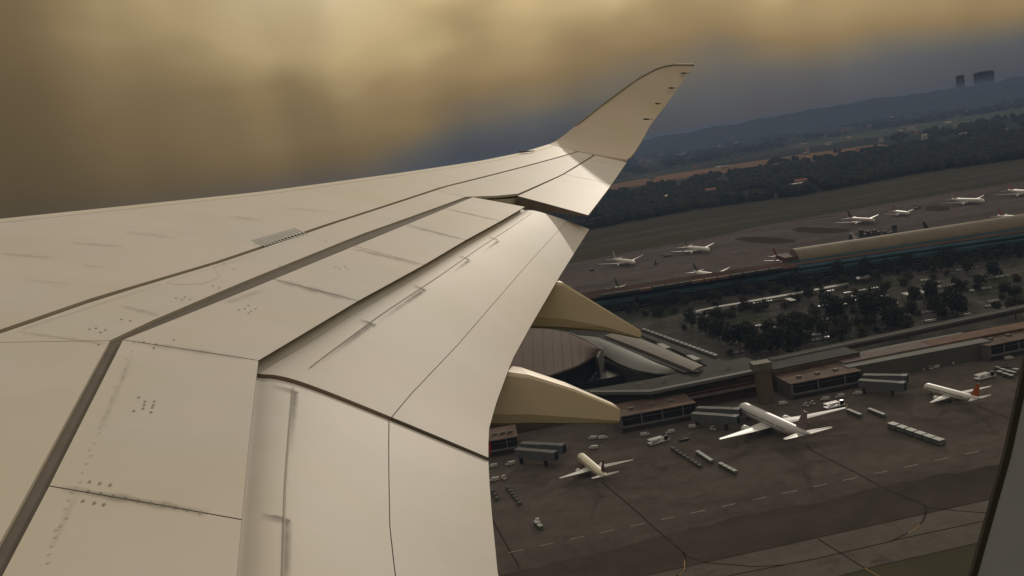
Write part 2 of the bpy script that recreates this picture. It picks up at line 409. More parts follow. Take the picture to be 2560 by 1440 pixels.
# flap track fairings
def fairing(s, secs):
    t = MB(); rings = []
    for a, ht, hb, w in secs:
        cs = []
        for (u, z) in ((-.5, .07), (-.46, .01), (-.2, 0), (.2, 0), (.46, .01), (.5, .07), (.5, .75), (.40, .93), (.2, 1), (-.2, 1), (-.40, .93), (-.5, .75)):
            cs.append(ac(s+u*w, a, lerp(ht, hb, z)))
        rings.append(cs)
    t.tube(rings)
    o = t.build('flap_track_fairing', M_FAIR, liner)
    bm = bmesh.new(); bm.from_mesh(o.data); bmesh.ops.recalc_face_normals(bm, faces=bm.faces)
    bmesh.ops.bevel(bm, geom=[e for e in bm.edges if len(e.link_faces) == 2 and e.calc_face_angle(0) > .8], offset=.02, segments=2, affect='EDGES')
    bm.to_mesh(o.data); bm.free(); return o
fairing(10.95, [(-1.2, 2.0, 2.3, .3), (.3, 2.15, 2.9, .46), (1.7, 2.50, 3.28, .54), (2.60, 2.62, 3.36, .54), (2.9, 2.68, 3.37, .52), (3.5, 2.91, 3.42, .42), (4.15, 3.22, 3.47, .28), (4.2, 3.27, 3.46, .25)])
fairing(14.7, [(1.2, 1.5, 1.9, .3), (2.6, 1.75, 2.5, .46), (3.6, 1.88, 2.8, .54), (4.52, 2.03, 2.87, .52), (5.3, 2.52, 2.95, .4), (5.99, 2.95, 3.12, .28), (6.03, 2.98, 3.10, .25)])
# stains by the flap joints: thin grime films lying on the flap
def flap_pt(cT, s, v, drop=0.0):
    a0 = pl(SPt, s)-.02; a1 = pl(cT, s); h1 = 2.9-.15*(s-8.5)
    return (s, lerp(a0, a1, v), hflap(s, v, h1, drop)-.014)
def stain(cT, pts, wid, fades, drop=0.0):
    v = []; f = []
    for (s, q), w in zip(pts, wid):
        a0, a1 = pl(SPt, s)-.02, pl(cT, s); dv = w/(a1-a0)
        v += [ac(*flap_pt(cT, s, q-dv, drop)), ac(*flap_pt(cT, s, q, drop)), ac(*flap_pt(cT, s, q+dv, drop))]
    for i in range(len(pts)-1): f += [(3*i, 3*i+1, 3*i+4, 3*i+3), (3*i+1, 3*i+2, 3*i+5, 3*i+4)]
    o = obj('grime_shade_streak', v, f, M_STAIN_SHADE, liner)
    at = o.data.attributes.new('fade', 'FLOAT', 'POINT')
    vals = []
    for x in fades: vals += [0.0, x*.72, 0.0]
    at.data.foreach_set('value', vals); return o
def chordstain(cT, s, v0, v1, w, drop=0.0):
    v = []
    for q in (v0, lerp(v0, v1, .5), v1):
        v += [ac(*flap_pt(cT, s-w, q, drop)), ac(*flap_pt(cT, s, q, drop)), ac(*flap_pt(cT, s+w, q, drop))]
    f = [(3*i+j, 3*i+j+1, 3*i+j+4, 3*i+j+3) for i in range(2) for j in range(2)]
    o = obj('grime_shade_streak', v, f, M_STAIN_SHADE, liner); at = o.data.attributes.new('fade', 'FLOAT', 'POINT')
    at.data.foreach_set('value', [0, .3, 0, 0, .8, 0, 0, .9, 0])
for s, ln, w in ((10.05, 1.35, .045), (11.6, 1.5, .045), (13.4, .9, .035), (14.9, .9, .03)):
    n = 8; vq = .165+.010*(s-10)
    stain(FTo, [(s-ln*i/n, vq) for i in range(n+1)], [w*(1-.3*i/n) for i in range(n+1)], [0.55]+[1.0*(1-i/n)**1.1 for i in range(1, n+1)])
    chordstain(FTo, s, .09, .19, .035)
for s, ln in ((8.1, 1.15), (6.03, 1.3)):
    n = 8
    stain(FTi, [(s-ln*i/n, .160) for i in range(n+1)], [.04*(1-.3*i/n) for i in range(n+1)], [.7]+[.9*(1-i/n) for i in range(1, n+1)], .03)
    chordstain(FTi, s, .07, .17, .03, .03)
# fasteners and placards: tiny discs and dashes on the skin
def unw(px, py):
    d = ray(px, py); ds, da, du = d.dot(AX_S)/FPX, d.dot(AX_A)/FPX, d.dot(AX_U)/FPX; t = 2.0
    while du*t+hW(ds*t, da*t) > 0 and t < 60: t += .05
    lo, hi = t-.05, t
    for _ in range(30):
        m_ = (lo+hi)/2
        if du*m_+hW(ds*m_, da*m_) > 0: lo = m_
        else: hi = m_
    return ds*lo, da*lo
def marks(name, pts, sx, sy, m=M_FAST):
    t = MB()
    for (px, py) in pts:
        s, a = unw(px, py); cs = []
        for j in range(8):
            an = j*math.pi/4; q = (s+sx*math.cos(an), a+sy*math.sin(an)); cs.append(ac(q[0], q[1], hW(*q)-.004))
        t.add(cs, [tuple(range(8))[::-1]])
    o = t.build(name, m, liner); o['kind'] = 'stuff'; return o
fp = [(347, 994), (363, 1004), (361, 1013), (358, 1022), (335, 1028), (386, 1004), (384, 1013), (381, 1019), (378, 1031),
      (224, 1205), (250, 1209), (276, 1213), (208, 1253), (236, 1258), (260, 1262)]
fp += [(lerp(220, 502, i/9), lerp(1229, 1281, i/9)) for i in range(10)]
fp += [(224, 823), (240, 821), (252, 831), (264, 825), (304, 799), (326, 802), (440, 745), (455, 750), (462, 743), (475, 749), (532, 715), (548, 720),
       (597, 775), (612, 772), (622, 764), (628, 778), (640, 772), (622, 783), (247, 862), (360, 856), (390, 861), (385, 870), (435, 850),
       (840, 668), (850, 672), (862, 666), (868, 672), (1110, 550), (1118, 553), (800, 600), (815, 604), (640, 612), (700, 665), (560, 660), (585, 672)]
fp = [p for p in fp]
marks('fasteners', fp, .016, .010)
dots = []
for i in range(60): dots.append((lerp(338, 111, i/59)+R.uniform(-7, 7), lerp(862, 1413, i/59)+R.uniform(-7, 7)))
dots2 = [(lerp(420, 500, i/12), 708+4*math.sin(i/4)) for i in range(13)]+[(lerp(500, 548, i/9), lerp(712, 695, i/9)) for i in range(10)]+[(lerp(548, 535, i/4), lerp(690, 670, i/4)) for i in range(5)]+[(lerp(535, 640, i/16), lerp(668, 640, i/16)) for i in range(17)]
dots2 += [(lerp(60, 400, i/40), lerp(822, 712, i/40)) for i in range(41)]
marks('rivet_line', dots2, .012, .006, mat('faint_rivet', (.38, .37, .35), .8, .1, 5))
pts = []
for r_ in range(5):
    for c_ in range(13):
        pts.append((lerp(640, 742, c_/12)+r_*7-6, lerp(604, 574, c_/12)+r_*3.2-2))
marks('placard_lettering', pts, .030, .028, mat('placard_grey', (.36, .355, .34), .8, .1, 5))
# crease where the flap nose meets its upper skin, and sealant at the hinge row
for cT, s0, s1, dr in ((FTo, 8.6, 17.5, 0.0), (FTi, 1.2, 8.2, .03)):
    rr_ = []
    for i in range(61):
        s_ = lerp(s0, s1, i/60); w_ = .0035/(pl(cT, s_)-pl(SPt, s_)); rr_.append([flap_pt(cT, s_, .150-w_, dr), flap_pt(cT, s_, .150+w_, dr)])
    grid('nose_skin_joint', rr_, mat('faint_joint', (.36, .33, .29), .8, .1, 3), .003)
def wing_smudge_shade(p0, p1, w, k, n=10):
    (s0, a0), (s1, a1) = unw(*p0), unw(*p1); d = Vector((s1-s0, a1-a0)).normalized(); nn = (-d.y*w, d.x*w); v = []; vals = []
    for i in range(n+1):
        t = i/n; s_, a_ = lerp(s0, s1, t), lerp(a0, a1, t); wob = 1+.35*math.sin(i*2.1+s0)
        for q in (-1, 0, 1):
            x, y = s_+nn[0]*q*wob, a_+nn[1]*q*wob; v.append(ac(x, y, hW(x, y)-.006)); vals.append(k*math.sin(math.pi*min(1, max(0, t*.96+.02)))**.5*(q == 0))
    f = [(3*i+j, 3*i+j+1, 3*i+j+4, 3*i+j+3) for i in range(n) for j in range(2)]
    o = obj('grime_shade_streak', v, f, M_STAIN_SHADE, liner); at = o.data.attributes.new('fade', 'FLOAT', 'POINT'); at.data.foreach_set('value', vals)
for p0, p1, w, k in (((692, 702), (888, 752), .10, .42), ((880, 621), (1050, 662), .09, .38), ((1018, 565), (1160, 600), .08, .35), ((1118, 523), (1243, 551), .07, .32), ((150, 1221), (520, 1284), .05, .5), ((330, 855), (620, 898), .06, .3),  # this row: soft shade beside the panel dividers, painted as fading strips
    ((175, 609), (306, 616), .07, .20), ((0, 635), (140, 646), .06, .18), ((204, 664), (262, 670), .05, .15), ((307, 580), (447, 596), .10, .16), ((568, 542), (660, 552), .12, .15), ((700, 520), (840, 532), .12, .12), ((60, 700), (180, 712), .05, .12),
    ((300, 765), (400, 790), .05, .25), ((560, 760), (660, 725), .06, .2), ((330, 890), (250, 1080), .03, .14), ((190, 1240), (130, 1370), .03, .14), ((40, 830), (270, 862), .03, .3)):
    wing_smudge_shade(p0, p1, w, k)
marks('rivet_line', dots[::2], .006, .008, MATS['faint_rivet'])
marks('rivet_line', [(lerp(420, 1100, i/90), lerp(706, 478, i/90)) for i in range(91)], .008, .006, MATS['faint_rivet'])
# cabin window surround: rounded opening, only its rear lower corner comes into view
def window_surround():
    S0 = .30
    def edge_pt(px, py):
        d = ray(px, py); t = S0/d.dot(AX_S); return d.dot(AX_A)*t, d.dot(AX_U)*t
    p1, p2, p3 = edge_pt(2566, 880), edge_pt(2510, 1138), edge_pt(2426, 1440)
    # ellipse-like opening through the three points
    ins = []
    c = ((p1[0]+p3[0])/2-.30, .10)
    # rear edge polyline continued up and down, then closed far outside the view
    rear = [(p1[0]+.012, p1[1]+.22), (p1[0]+.016, p1[1]+.12), (p1[0]+.010, p1[1]+.05), p1, p2, p3, (p3[0]-.035, p3[1]-.07), (p3[0]-.09, p3[1]-.115)]
    loop = rear+[(-.26, p3[1]-.115), (-.36, p3[1]-.05), (-.40, 0), (-.40, .2), (-.34, .30), (-.2, .34), (.1, .34), (p1[0]-.05, .32), (p1[0]-.005, .28)]
    cx = sum(p[0] for p in loop)/len(loop); cy = sum(p[1] for p in loop)/len(loop)
    def ring(scale, s): return [ac(s, cx+(x-cx)*scale+(0), -(cy+(y-cy)*scale)) for x, y in loop]
    def off(d, s):
        o = []
        for x, y in loop:
            l = math.hypot(x-cx, y-cy); o.append(ac(s, cx+(x-cx)*(1+d/l), -(cy+(y-cy)*(1+d/l))))
        return o
    n = len(loop)
    t = MB(); t.tube([off(.0026, S0), off(.35, S0-.02), off(.35, S0+.02), off(.035, S0+.02), off(.0026, S0)], cap=False)
    f = t.build('window_surround', M_TRIM, liner)
    t = MB(); t.tube([off(.0027, S0-.001), off(0, S0-.0005), off(.001, S0+.002), off(.03, S0+.018), off(.0027, S0-.001)], cap=False)
    t.build('window_gasket', M_GASKET, f)
window_surround()
liner_done = True
# ================================================================== GROUND SHEETS
def ground_mat(name, c1, c2, scales, rough=.9, spec=.0, rot=0.0, stretch=(1, 1, 1), spots=None):
    m = bpy.data.materials.new(name); m.use_nodes = True; t = NT(m.node_tree); b = m.node_tree.nodes['Principled BSDF']
    geo = t.n('ShaderNodeNewGeometry'); mp = t.n('ShaderNodeMapping'); mp.inputs['Rotation'].default_value = (0, 0, rot); mp.inputs['Scale'].default_value = stretch
    t.l(geo.outputs['Position'], mp.inputs[0])
    f = t.noise(mp.outputs[0], scales[0], 5, .6); f2 = t.noise(geo.outputs['Position'], scales[1], 6, .65)
    ff = t.math('ADD', t.math('MULTIPLY', f, .6), t.math('MULTIPLY', f2, .4))
    c = t.ramp(ff, [(.36, c1), (.64, c2)])
    if spots:
        f3 = t.noise(geo.outputs['Position'], spots[0], 4, .6); c = t.mix(t.ramp(f3, [(spots[1], 0.0), (spots[1]+.06, 1.0)]), c, spots[2])
    if 'concrete' in name:
        br = t.n('ShaderNodeTexBrick'); br.offset = 0; br.inputs['Scale'].default_value = 1.0; br.inputs['Brick Width'].default_value = 7.5; br.inputs['Row Height'].default_value = 7.5
        br.inputs['Mortar Size'].default_value = .12; br.inputs['Color1'].default_value = (1, 1, 1, 1); br.inputs['Color2'].default_value = (.90, .90, .90, 1); br.inputs['Mortar'].default_value = (.72, .72, .72, 1)
        m2 = t.n('ShaderNodeMapping'); m2.inputs['Rotation'].default_value = (0, 0, rot); t.l(geo.outputs['Position'], m2.inputs[0]); t.l(m2.outputs[0], br.inputs['Vector'])
        c = t.mix(.7, c, t.mix(1.0, c, br.outputs['Color'], 'MULTIPLY'))
        oil = t.noise(geo.outputs['Position'], .055, 4, .7); c = t.mix(t.ramp(oil, [(.56, 0.0), (.70, .55)]), c, (.035, .03, .026))
    t.l(c, b.inputs['Base Color']); b.inputs['Roughness'].default_value = rough; b.inputs['Specular IOR Level'].default_value = spec
    return m
M_GRASS = ground_mat('dry_grass', (.036, .034, .022), (.062, .055, .036), (.006, .05), stretch=(.3, 1, 1))
M_FAR = ground_mat('far_scrub', (.018, .023, .016), (.050, .050, .036), (.0022, .011), stretch=(.4, 1, 1), spots=(.004, .64, (.075, .05, .03)))
M_APRON = ground_mat('apron_concrete', (.056, .046, .039), (.100, .086, .074), (.02, .12), stretch=(.22, 1.3, 1), rot=-.13)
M_TAXI = ground_mat('taxiway_concrete', (.082, .072, .062), (.115, .102, .09), (.03, .15), stretch=(.2, 1.2, 1), rot=-.13)
M_ASPH = ground_mat('worn_asphalt', (.040, .033, .028), (.066, .056, .047), (.02, .1), stretch=(.2, 1.2, 1), rot=-.13)
M_FAPRON = ground_mat('far_apron_concrete', (.060, .050, .045), (.115, .096, .088), (.012, .06), stretch=(.18, 1.5, 1))
M_PARK = ground_mat('car_park_asphalt', (.034, .033, .028), (.075, .071, .061), (.03, .2), spots=(.02, .56, (.03, .037, .02)))
M_SOIL = ground_mat('bare_orange_soil', (.09, .06, .04), (.24, .14, .075), (.006, .02), stretch=(.3, 1, 1))
M_ISLE = ground_mat('island_grass', (.035, .027, .02), (.05, .038, .028), (.05, .2))
M_ROAD = ground_mat('pale_road', (.10, .095, .085), (.16, .15, .13), (.01, .1))
M_WHITE = mat('white_marking', (.17, .16, .145), .8, .25, .3, coords='Object')
M_LINE = mat('tarred_guide_line', (.036, .028, .022), 1, .2, .2, spec=0)
M_YEL = mat('yellow_marking', (.20, .115, .03), .8, .3, .3)
o = sheet('ground', [(-30000, -8000), (30000, -8000), (30000, 26000), (-30000, 26000)], -.3, M_FAR)
def pxs(pts, z=0): return [G(x, y, z) for x, y in pts]
def gsheet(name, pts, z, m): return sheet(name, [(p.x, p.y) for p in pxs(pts)], z, m)
# airfield grass up to the tree belt
gsheet('airfield_grass', [(300, 1500), (2700, 1500), (3000, 300), (2560, 397), (2300, 432), (2000, 490), (1700, 530), (1480, 572), (1100, 640), (300, 760)], -.2, M_GRASS)
near = [(-160, 200), (360, 200)]
gb = [G(1240, 1600), G(1700, 1505), G(2098, 1440), G(2186, 1416), G(2432, 1360), G(2640, 1312)]
pb = [G(2900, 760), G(2560, 830), G(2150, 925), G(1750, 985), G(1540, 1020), G(1300, 1060), G(1100, 1090), G(700, 1170)]
sheet('apron', [(p.x, p.y) for p in [G(500, 1750)]+gb+pb], -.12, M_APRON)
tl = [G(1500, 1463), G(1623, 1436), G(1920, 1371), G(2460, 1251), G(2640, 1211)]
sheet('taxiway', [(p.x, p.y) for p in [G(1240, 1590), G(1700, 1500), G(2098, 1438), G(2186, 1414), G(2432, 1358), G(2640, 1310)]+tl[::-1]+[G(1240, 1518)]], -.09, M_TAXI)
# darker worn band with ragged edge between the stands and the taxiway
n = 40; a = []; b = []
for i in range(n+1):
    x = lerp(1240, 2640, i/n); yb = pl([(1240, 1516), (1623, 1434), (1920, 1369), (2460, 1249), (2640, 1209)], x)
    yt = pl([(1240, 1440), (1500, 1385), (1840, 1292), (2100, 1243), (2260, 1204), (2490, 1163), (2640, 1140)], x)+R.uniform(-4, 4)
    b.append(G(x, yb)); a.append(G(x, yt))
sheet('asphalt_band', [(p.x, p.y) for p in b+a[::-1]], -.10, M_ASPH)
# irregular stains on the stands
def blot(cx, cy, rx, ry, z, m, name, rot=0):
    pts = []
    c = G(cx, cy)
    for i in range(28):
        an = i/28*2*math.pi; k = 1+.22*noise.noise(Vector((math.cos(an)*1.5+cx, math.sin(an)*1.5+cy, 0)))
        pts.append((c.x+math.cos(an)*rx*k*math.cos(rot)-math.sin(an)*ry*k*math.sin(rot), c.y+math.cos(an)*rx*k*math.sin(rot)+math.sin(an)*ry*k*math.cos(rot)))
    return sheet(name, pts, z, m)
def lines(name, segs, w, z, m):
    t = MB()
    for seg in segs:
        ps = [G(x, y) for x, y in seg]
        L, Rr = [], []
        for i, p in enumerate(ps):
            d = (ps[min(i+1, len(ps)-1)]-ps[max(i-1, 0)]).normalized(); nn = Vector((-d.y, d.x, 0))*w/2
            L.append((p.x+nn.x, p.y+nn.y, z)); Rr.append((p.x-nn.x, p.y-nn.y, z))
        k = len(ps); t.add(L+Rr, [(i, i+k, i+k+1, i+1) for i in range(k-1)])
    o = t.build(name, m); o['kind'] = 'structure'; return o
lines('taxi_guide_line', [[(1506, 1206), (1579, 1267), (1627, 1311), (1707, 1380), (1715, 1396), (1711, 1424), (1691, 1440), (1640, 1462)],
    [(1707, 1380), (1720, 1392), (1764, 1406), (1885, 1416), (1960, 1412)], [(1500, 1463), (1623, 1436), (1920, 1371), (2460, 1251), (2640, 1211)],
    [(2015, 1112), (2029, 1126), (2146, 1184), (2202, 1216), (2311, 1263), (2316, 1280), (2307, 1303), (2287, 1323), (2227, 1353), (2041, 1396), (1840, 1435), (1700, 1466)],
    [(2311, 1263), (2323, 1269), (2376, 1275), (2452, 1281), (2560, 1280)], [(2230, 1351), (2267, 1343), (2436, 1307), (2600, 1270)],
    [(2045, 1347), (2162, 1420)], [(2440, 1013), (2509, 1041), (2600, 1075)], [(1225, 1290), (1300, 1420)]], .62, -.06, M_LINE)
lines('yellow_guide_line', [[(2162, 1420), (2198, 1440), (2260, 1475)], [(2299, 1311), (2287, 1323), (2270, 1332)], [(1712, 1400), (1711, 1424), (1697, 1437)]], .35, -.05, M_YEL)
segs = []
for i in range(20):
    x = 1272+i*76
    if x > 2480: break
    y = lambda q: 1381+(q-1272)*(1123-1381)/(2468-1272)
    segs.append([(x, y(x)), (x+36, y(x+36))])
lines('white_dashed_line', segs, .45, -.05, M_WHITE)
# far apron, runway, roads
gsheet('far_apron', [(1200, 830), (2800, 560), (2800, 400), (2560, 452), (2200, 512), (2000, 547), (1900, 565), (1800, 590), (1600, 625), (1420, 660), (1200, 700)], -.15, M_FAPRON)
gsheet('grass_island', [(1835, 598), (1850, 593), (1890, 591), (1950, 595), (1991, 601), (1985, 606), (1940, 610), (1880, 606)], -.10, M_ISLE)
gsheet('grass_island', [(1978, 574), (2000, 567), (2040, 568), (2100, 571), (2136, 576), (2100, 582), (2040, 583), (1995, 580)], -.10, M_ISLE)
gsheet('grass_island', [(2314, 517), (2340, 514), (2372, 517), (2376, 526), (2345, 529), (2314, 526)], -.10, M_ISLE)
gsheet('grass_island', [(1985, 556), (2040, 546), (2110, 538), (2060, 541), (2000, 551)], -.10, M_ISLE)
lines('runway_edge_line', [[(1440, 614), (1680, 566), (2100, 502), (2280, 468), (2700, 395)], [(1500, 614), (1760, 570), (2130, 511), (2560, 438), (2700, 414)]], 3.4, -.10, M_ROAD)
lines('runway', [[(1300, 652), (1470, 614), (1720, 568), (2115, 506), (2420, 455), (2800, 388)]], 45, -.13, M_ASPH)
lines('service_road', [[(1700, 523), (1760, 510), (1880, 497)], [(1580, 538), (1620, 533)], [(2200, 462), (2300, 445)]], 6, -.1, M_ROAD)
gsheet('bare_soil', [(1500, 468), (1560, 455), (1690, 432), (1990, 388), (2200, 360), (2230, 366), (2200, 378), (1990, 408), (1700, 448), (1540, 475)], -.12, M_SOIL)
lines('highway', [[(1540, 452), (1690, 425), (1830, 400), (1990, 368), (2190, 340), (2560, 283), (2800, 245)]], 26, -.08, M_ROAD)
gsheet('green_verge', [(1960, 365), (2200, 325), (2560, 270), (2700, 248), (2700, 262), (2560, 285), (2190, 342), (1990, 372)], -.10, ground_mat('verge_grass', (.05, .06, .03), (.08, .09, .05), (.01, .05)))
gsheet('car_park', [(1300, 800), (1500, 772), (2000, 690), (2560, 610), (3000, 540), (3000, 800), (2560, 845), (2150, 905), (1900, 900), (1700, 1000), (1400, 1060), (1100, 1100), (1100, 850)], -.11, M_PARK)

# ================================================================== BUILDINGS
def bm_(name, col, **k):
    k.setdefault('spec', .06); return mat(name, col, **k)
B_ROOFB = bm_('brown_flat_roof', (.088, .060, .047), rough=.85, amt=.35, scale=.12)
B_ROOFM = bm_('mauve_roof', (.098, .072, .064), rough=.8, amt=.25, scale=.25, stretch=(1, 1, 1))
B_GREYD = bm_('dark_grey_roof', (.031, .030, .025), rough=.85, amt=.25, scale=.1)
B_GREY = bm_('grey_cladding', (.085, .085, .08), rough=.7, amt=.15, scale=.2)
B_GLASS = bm_('dark_glass', (.010, .011, .011), rough=.25, amt=.3, scale=.3, spec=.25)
B_BROWN = bm_('brown_facade', (.062, .040, .027), rough=.8, amt=.35, scale=.15)
B_BEAM = bm_('pale_concrete_trim', (.15, .15, .14), rough=.8, amt=.15, scale=.3)
B_TEAL = bm_('teal_facade', (.022, .055, .055), rough=.9, spec=0, amt=.3, scale=.05, col2=(.035, .06, .08))
B_TAN = bm_('tan_vault_roof', (.155, .13, .092), rough=.7, amt=.12, scale=.06)
B_TANS = bm_('tan_roof_stripe', (.135, .12, .10), rough=.7, amt=.15, scale=.1)
B_CURVE = bm_('grey_curved_roof', (.085, .085, .077), rough=.6, amt=.12, scale=.1)
B_BRIDGE = bm_('blue_grey_bridge', (.075, .082, .095), rough=.6, amt=.15, scale=.4)
B_RED = bm_('red_panel', (.20, .015, .01), rough=.6, amt=.15, scale=.4)
B_ORANGE = bm_('orange_terrace', (.105, .058, .038), rough=.85, amt=.3, scale=.1)
def thing(name, label, cat, p=(0, 0, 0), group=None):
    o = empty(name, p); tag(o, label, cat, group); return o
def part(name, mb, m, par, smooth=False):
    o = mb.build(name, m, par, smooth)
    if par is not None and par.type == 'EMPTY' and par.location.length:
        o.data.transform(Matrix.Translation(-par.location))
    return o
def xy(p): return (p.x, p.y)
# gate lounges on the near pier: roof quad from its front edge, glass front with columns, plinth
def gate_lounge(label, fl, fr, zt, depth, cols, red=False, tilt=.0):
    a, b = G(*fl, zt), G(*fr, zt); d = (b-a); d.z = 0; L = d.length; d.normalize(); nrm = Vector((-d.y, d.x, 0))
    if nrm.y < 0: nrm = -nrm
    t = thing('gate_lounge', label, 'building', (a.x, a.y, 0), 'gate lounges along the near pier')
    def Q(u, v, z): p = a+d*u+nrm*v; return (p.x, p.y, z)
    def blk(mb, u0, u1, v0, v1, z0, z1, k=0):
        mb.prism([Q(u0, v0, 0)[:2], Q(u1, v0, 0)[:2], Q(u1, v1, 0)[:2], Q(u0, v1, 0)[:2]], z0, z1, k)
    m = MB(); blk(m, -.6, L+.6, -.6, depth, zt-.45, zt); part('roof', m, B_ROOFB, t)
    m = MB(); blk(m, 0, L, .3, depth-.2, 1.2, zt-.46); part('glass_wall', m, B_GLASS, t)
    m = MB(); blk(m, -.1, L+.1, -.9, depth-.1, 2.3, 3.1); blk(m, 0, L, -.3, depth-.3, 0, 2.29, 1); part('plinth', m, [B_GREY, B_GREYD], t)
    m = MB(); blk(m, -.5, .9, -.3, depth-.3, 0, zt-.47); part('end_wall', m, B_RED if red else B_GREY, t)
    for i in range(cols):
        m = MB(); u = L*(i+1)/(cols+.6); blk(m, u-.18, u+.18, -.25, .25, 3.1, zt-.46); part('column', m, B_BEAM, t)
    for i in range(3):
        m = MB(); u = L*(.18+.27*i); blk(m, u, u+2.4, depth*.35, depth*.35+1.8, zt, zt+.9); part('roof_vent', m, B_GREY, t)
    m = MB(); blk(m, L*.05, L*.95, -.1, .25, zt-2.3, zt-2.15); part('glazing_rail', m, B_GREY, t)
    return t
gate_lounge('brown roofed gate lounge with dark glass front beside the lower flap fairing tip', (1550, 1041), (1736, 1006), 8.6, 22, 3)
gate_lounge('brown roofed gate lounge with dark glass behind the largest parked airliner', (1977, 959), (2150, 926), 8.6, 20, 2)
gate_lounge('gate lounge with red end wall half hidden by the flap edge', (1221, 1102), (1291, 1090), 8.2, 20, 1, red=True)
gate_lounge('orange roofed gate lounge at the right edge beside the window frame', (2472, 864), (2640, 828), 8.4, 24, 4)
# jet bridges: paired boxes with ribbed roofs on legs
def jet_bridge(label, p0, p1, zt=7.2):
    a, b = G(*p0, zt), G(*p1, zt); d = b-a; d.z = 0; L = d.length; d.normalize(); nn = Vector((-d.y, d.x, 0))
    if nn.y < 0: nn = -nn
    t = thing('jet_bridge', label, 'jet bridge', (a.x, a.y, 0), 'jet bridges at the near pier')
    def blk(mb, u0, u1, v0, v1, z0, z1, k=0):
        q = [a+d*u+nn*v for u, v in ((u0, v0), (u1, v0), (u1, v1), (u0, v1))]; mb.prism([(p.x, p.y) for p in q], z0, z1, k)
    m = MB(); blk(m, 0, L, 0, 3.2, 3.2, zt-.15); part('tunnel', m, B_BRIDGE, t)
    m = MB(); blk(m, -.2, L*.5, -.2, 3.4, zt-.15, zt); blk(m, L*.5, L+.2, -.05, 3.25, zt-.15, zt+.12); part('roof', m, B_GREY, t)
    for i in range(7):
        m = MB(); u = L*(i+.5)/7; blk(m, u-.12, u+.12, -.12, 0, 3.3, zt-.2); part('rib', m, B_GREY, t)
    for u in (.06, .78):
        m = MB(); blk(m, L*u, L*u+.9, .6, 2.6, 0, 3.2); part('leg', m, B_GREYD, t)
    m = MB(); blk(m, L-.1, L+2.6, -.3, 3.5, 3.0, zt+.2); part('cabin', m, B_BRIDGE, t)
    m = MB(); blk(m, L+2.61, L+2.7, .2, 3.0, 3.6, zt-.5); part('cab_window', m, B_GLASS, t)
    return t
for lab, q0, q1 in (('front jet bridge right of the gate lounge beside the flap fairing', (1727, 1034), (1828, 1042)), ('rear jet bridge right of the gate lounge beside the flap fairing', (1740, 1020), (1834, 1024)),
    ('front jet bridge at the nose of the small airliner with orange fin', (2145, 951), (2245, 958)), ('rear jet bridge behind the one near the orange finned airliner', (2157, 938), (2252, 940)),
    ('front blue grey jet bridge beside the red walled gate lounge', (1286, 1124), (1372, 1132)), ('rear blue grey jet bridge beside the red walled gate lounge', (1300, 1109), (1393, 1114))):
    jet_bridge(lab, q0, q1)
# main pier
def slab(t, name, pts, z0, z1, m):
    """pts: pixels of the top outline, taken at height z1"""
    mb = MB(); mb.prism([xy(G(x, y, z1)) for x, y in pts], z0, z1); return part(name, mb, m, t)
pier = thing('terminal_pier', 'long brown terminal pier with dark stepped roofs running behind the near gates', 'building')
slab(pier, 'upper_roof', [(1200, 1040), (1474, 978), (1627, 977), (1909, 921), (1893, 903), (1860, 893), (1640, 945), (1498, 969), (1200, 1010)], 6, 13, B_GREYD)
slab(pier, 'parapet', [(1474, 980), (1627, 979), (1911, 922), (1910, 917.5), (1627, 974), (1474, 976)], 12, 13.6, B_GREY)
def long_block(t, name, p0, p1, z0, z1, depth, m):
    a, b = G(*p0, z1), G(*p1, z1); d = (b-a); d.z = 0; d.normalize(); nn = Vector((-d.y, d.x, 0))
    if nn.y < 0: nn = -nn
    mb = MB(); mb.prism([xy(a), xy(b), xy(b+nn*depth), xy(a+nn*depth)], z0, z1); return part(name, mb, m, t)
long_block(pier, 'facade', (1180, 1060), (1480, 1003), 0, 9.5, 14, B_BROWN)
long_block(pier, 'facade', (1623, 988), (1912, 934), 0, 10.5, 14, B_BROWN)
long_block(pier, 'terrace_roof', (1700, 1001), (1906, 962), 5.6, 6.2, 13, B_ROOFM)
for i, z in enumerate((3.0, 4.6, 7.4, 8.9)):
    long_block(pier, 'facade_band', (1640+i*2, 985+(10.5-z)*4.9), (1911, 933+(10.5-z)*4.9), z, z+.35, 14.4, (B_ROOFB, B_GREYD, B_ORANGE, B_GREYD)[i])
long_block(pier, 'east_facade', (1935, 930), (2150, 885), 0, 10.8, 18, B_BROWN)
long_block(pier, 'east_roof', (1935, 924), (2150, 880), 10.9, 11.6, 18, B_GREYD)
long_block(pier, 'grey_facade', (2120, 919), (2478, 852), 0, 9.0, 26, B_GREY.copy() if False else mat('olive_grey_wall', (.052, .050, .040), .8, .15, .1))
long_block(pier, 'terrace_roof', (2110, 907), (2330, 864), 8.9, 9.7, 12, B_ROOFM)
long_block(pier, 'terrace_roof', (2331, 864), (2600, 812), 8.9, 9.7, 12, B_ORANGE)
long_block(pier, 'back_roof', (1935, 903), (2700, 742), 9.5, 11.8, 9, B_GREYD)
long_block(pier, 'roof_rail', (1935, 898), (2700, 738), 11.9, 12.3, .6, B_BEAM)
for i in range(16):
    x = 1640+i*17; p = G(x, 984-(x-1627)*.193, 10); mb = MB(); mb.prism([(p.x-.2, p.y-.6), (p.x+.2, p.y-.6), (p.x+.2, p.y), (p.x-.2, p.y)], 0, 10.3); part('pilaster', mb, B_ROOFB, pier)
for q in ((1599, 963), (1661, 947), (1745, 930), (1820, 915)):
    p = G(*q, 14); mb = MB(); mb.cyl((p.x, p.y, 13), (p.x, p.y, 14.4), .15); mb.box(p.x-1.6, p.x+1.6, p.y-.3, p.y+.3, 14.4, 14.8); part('roof_lamp', mb, B_BEAM, pier)
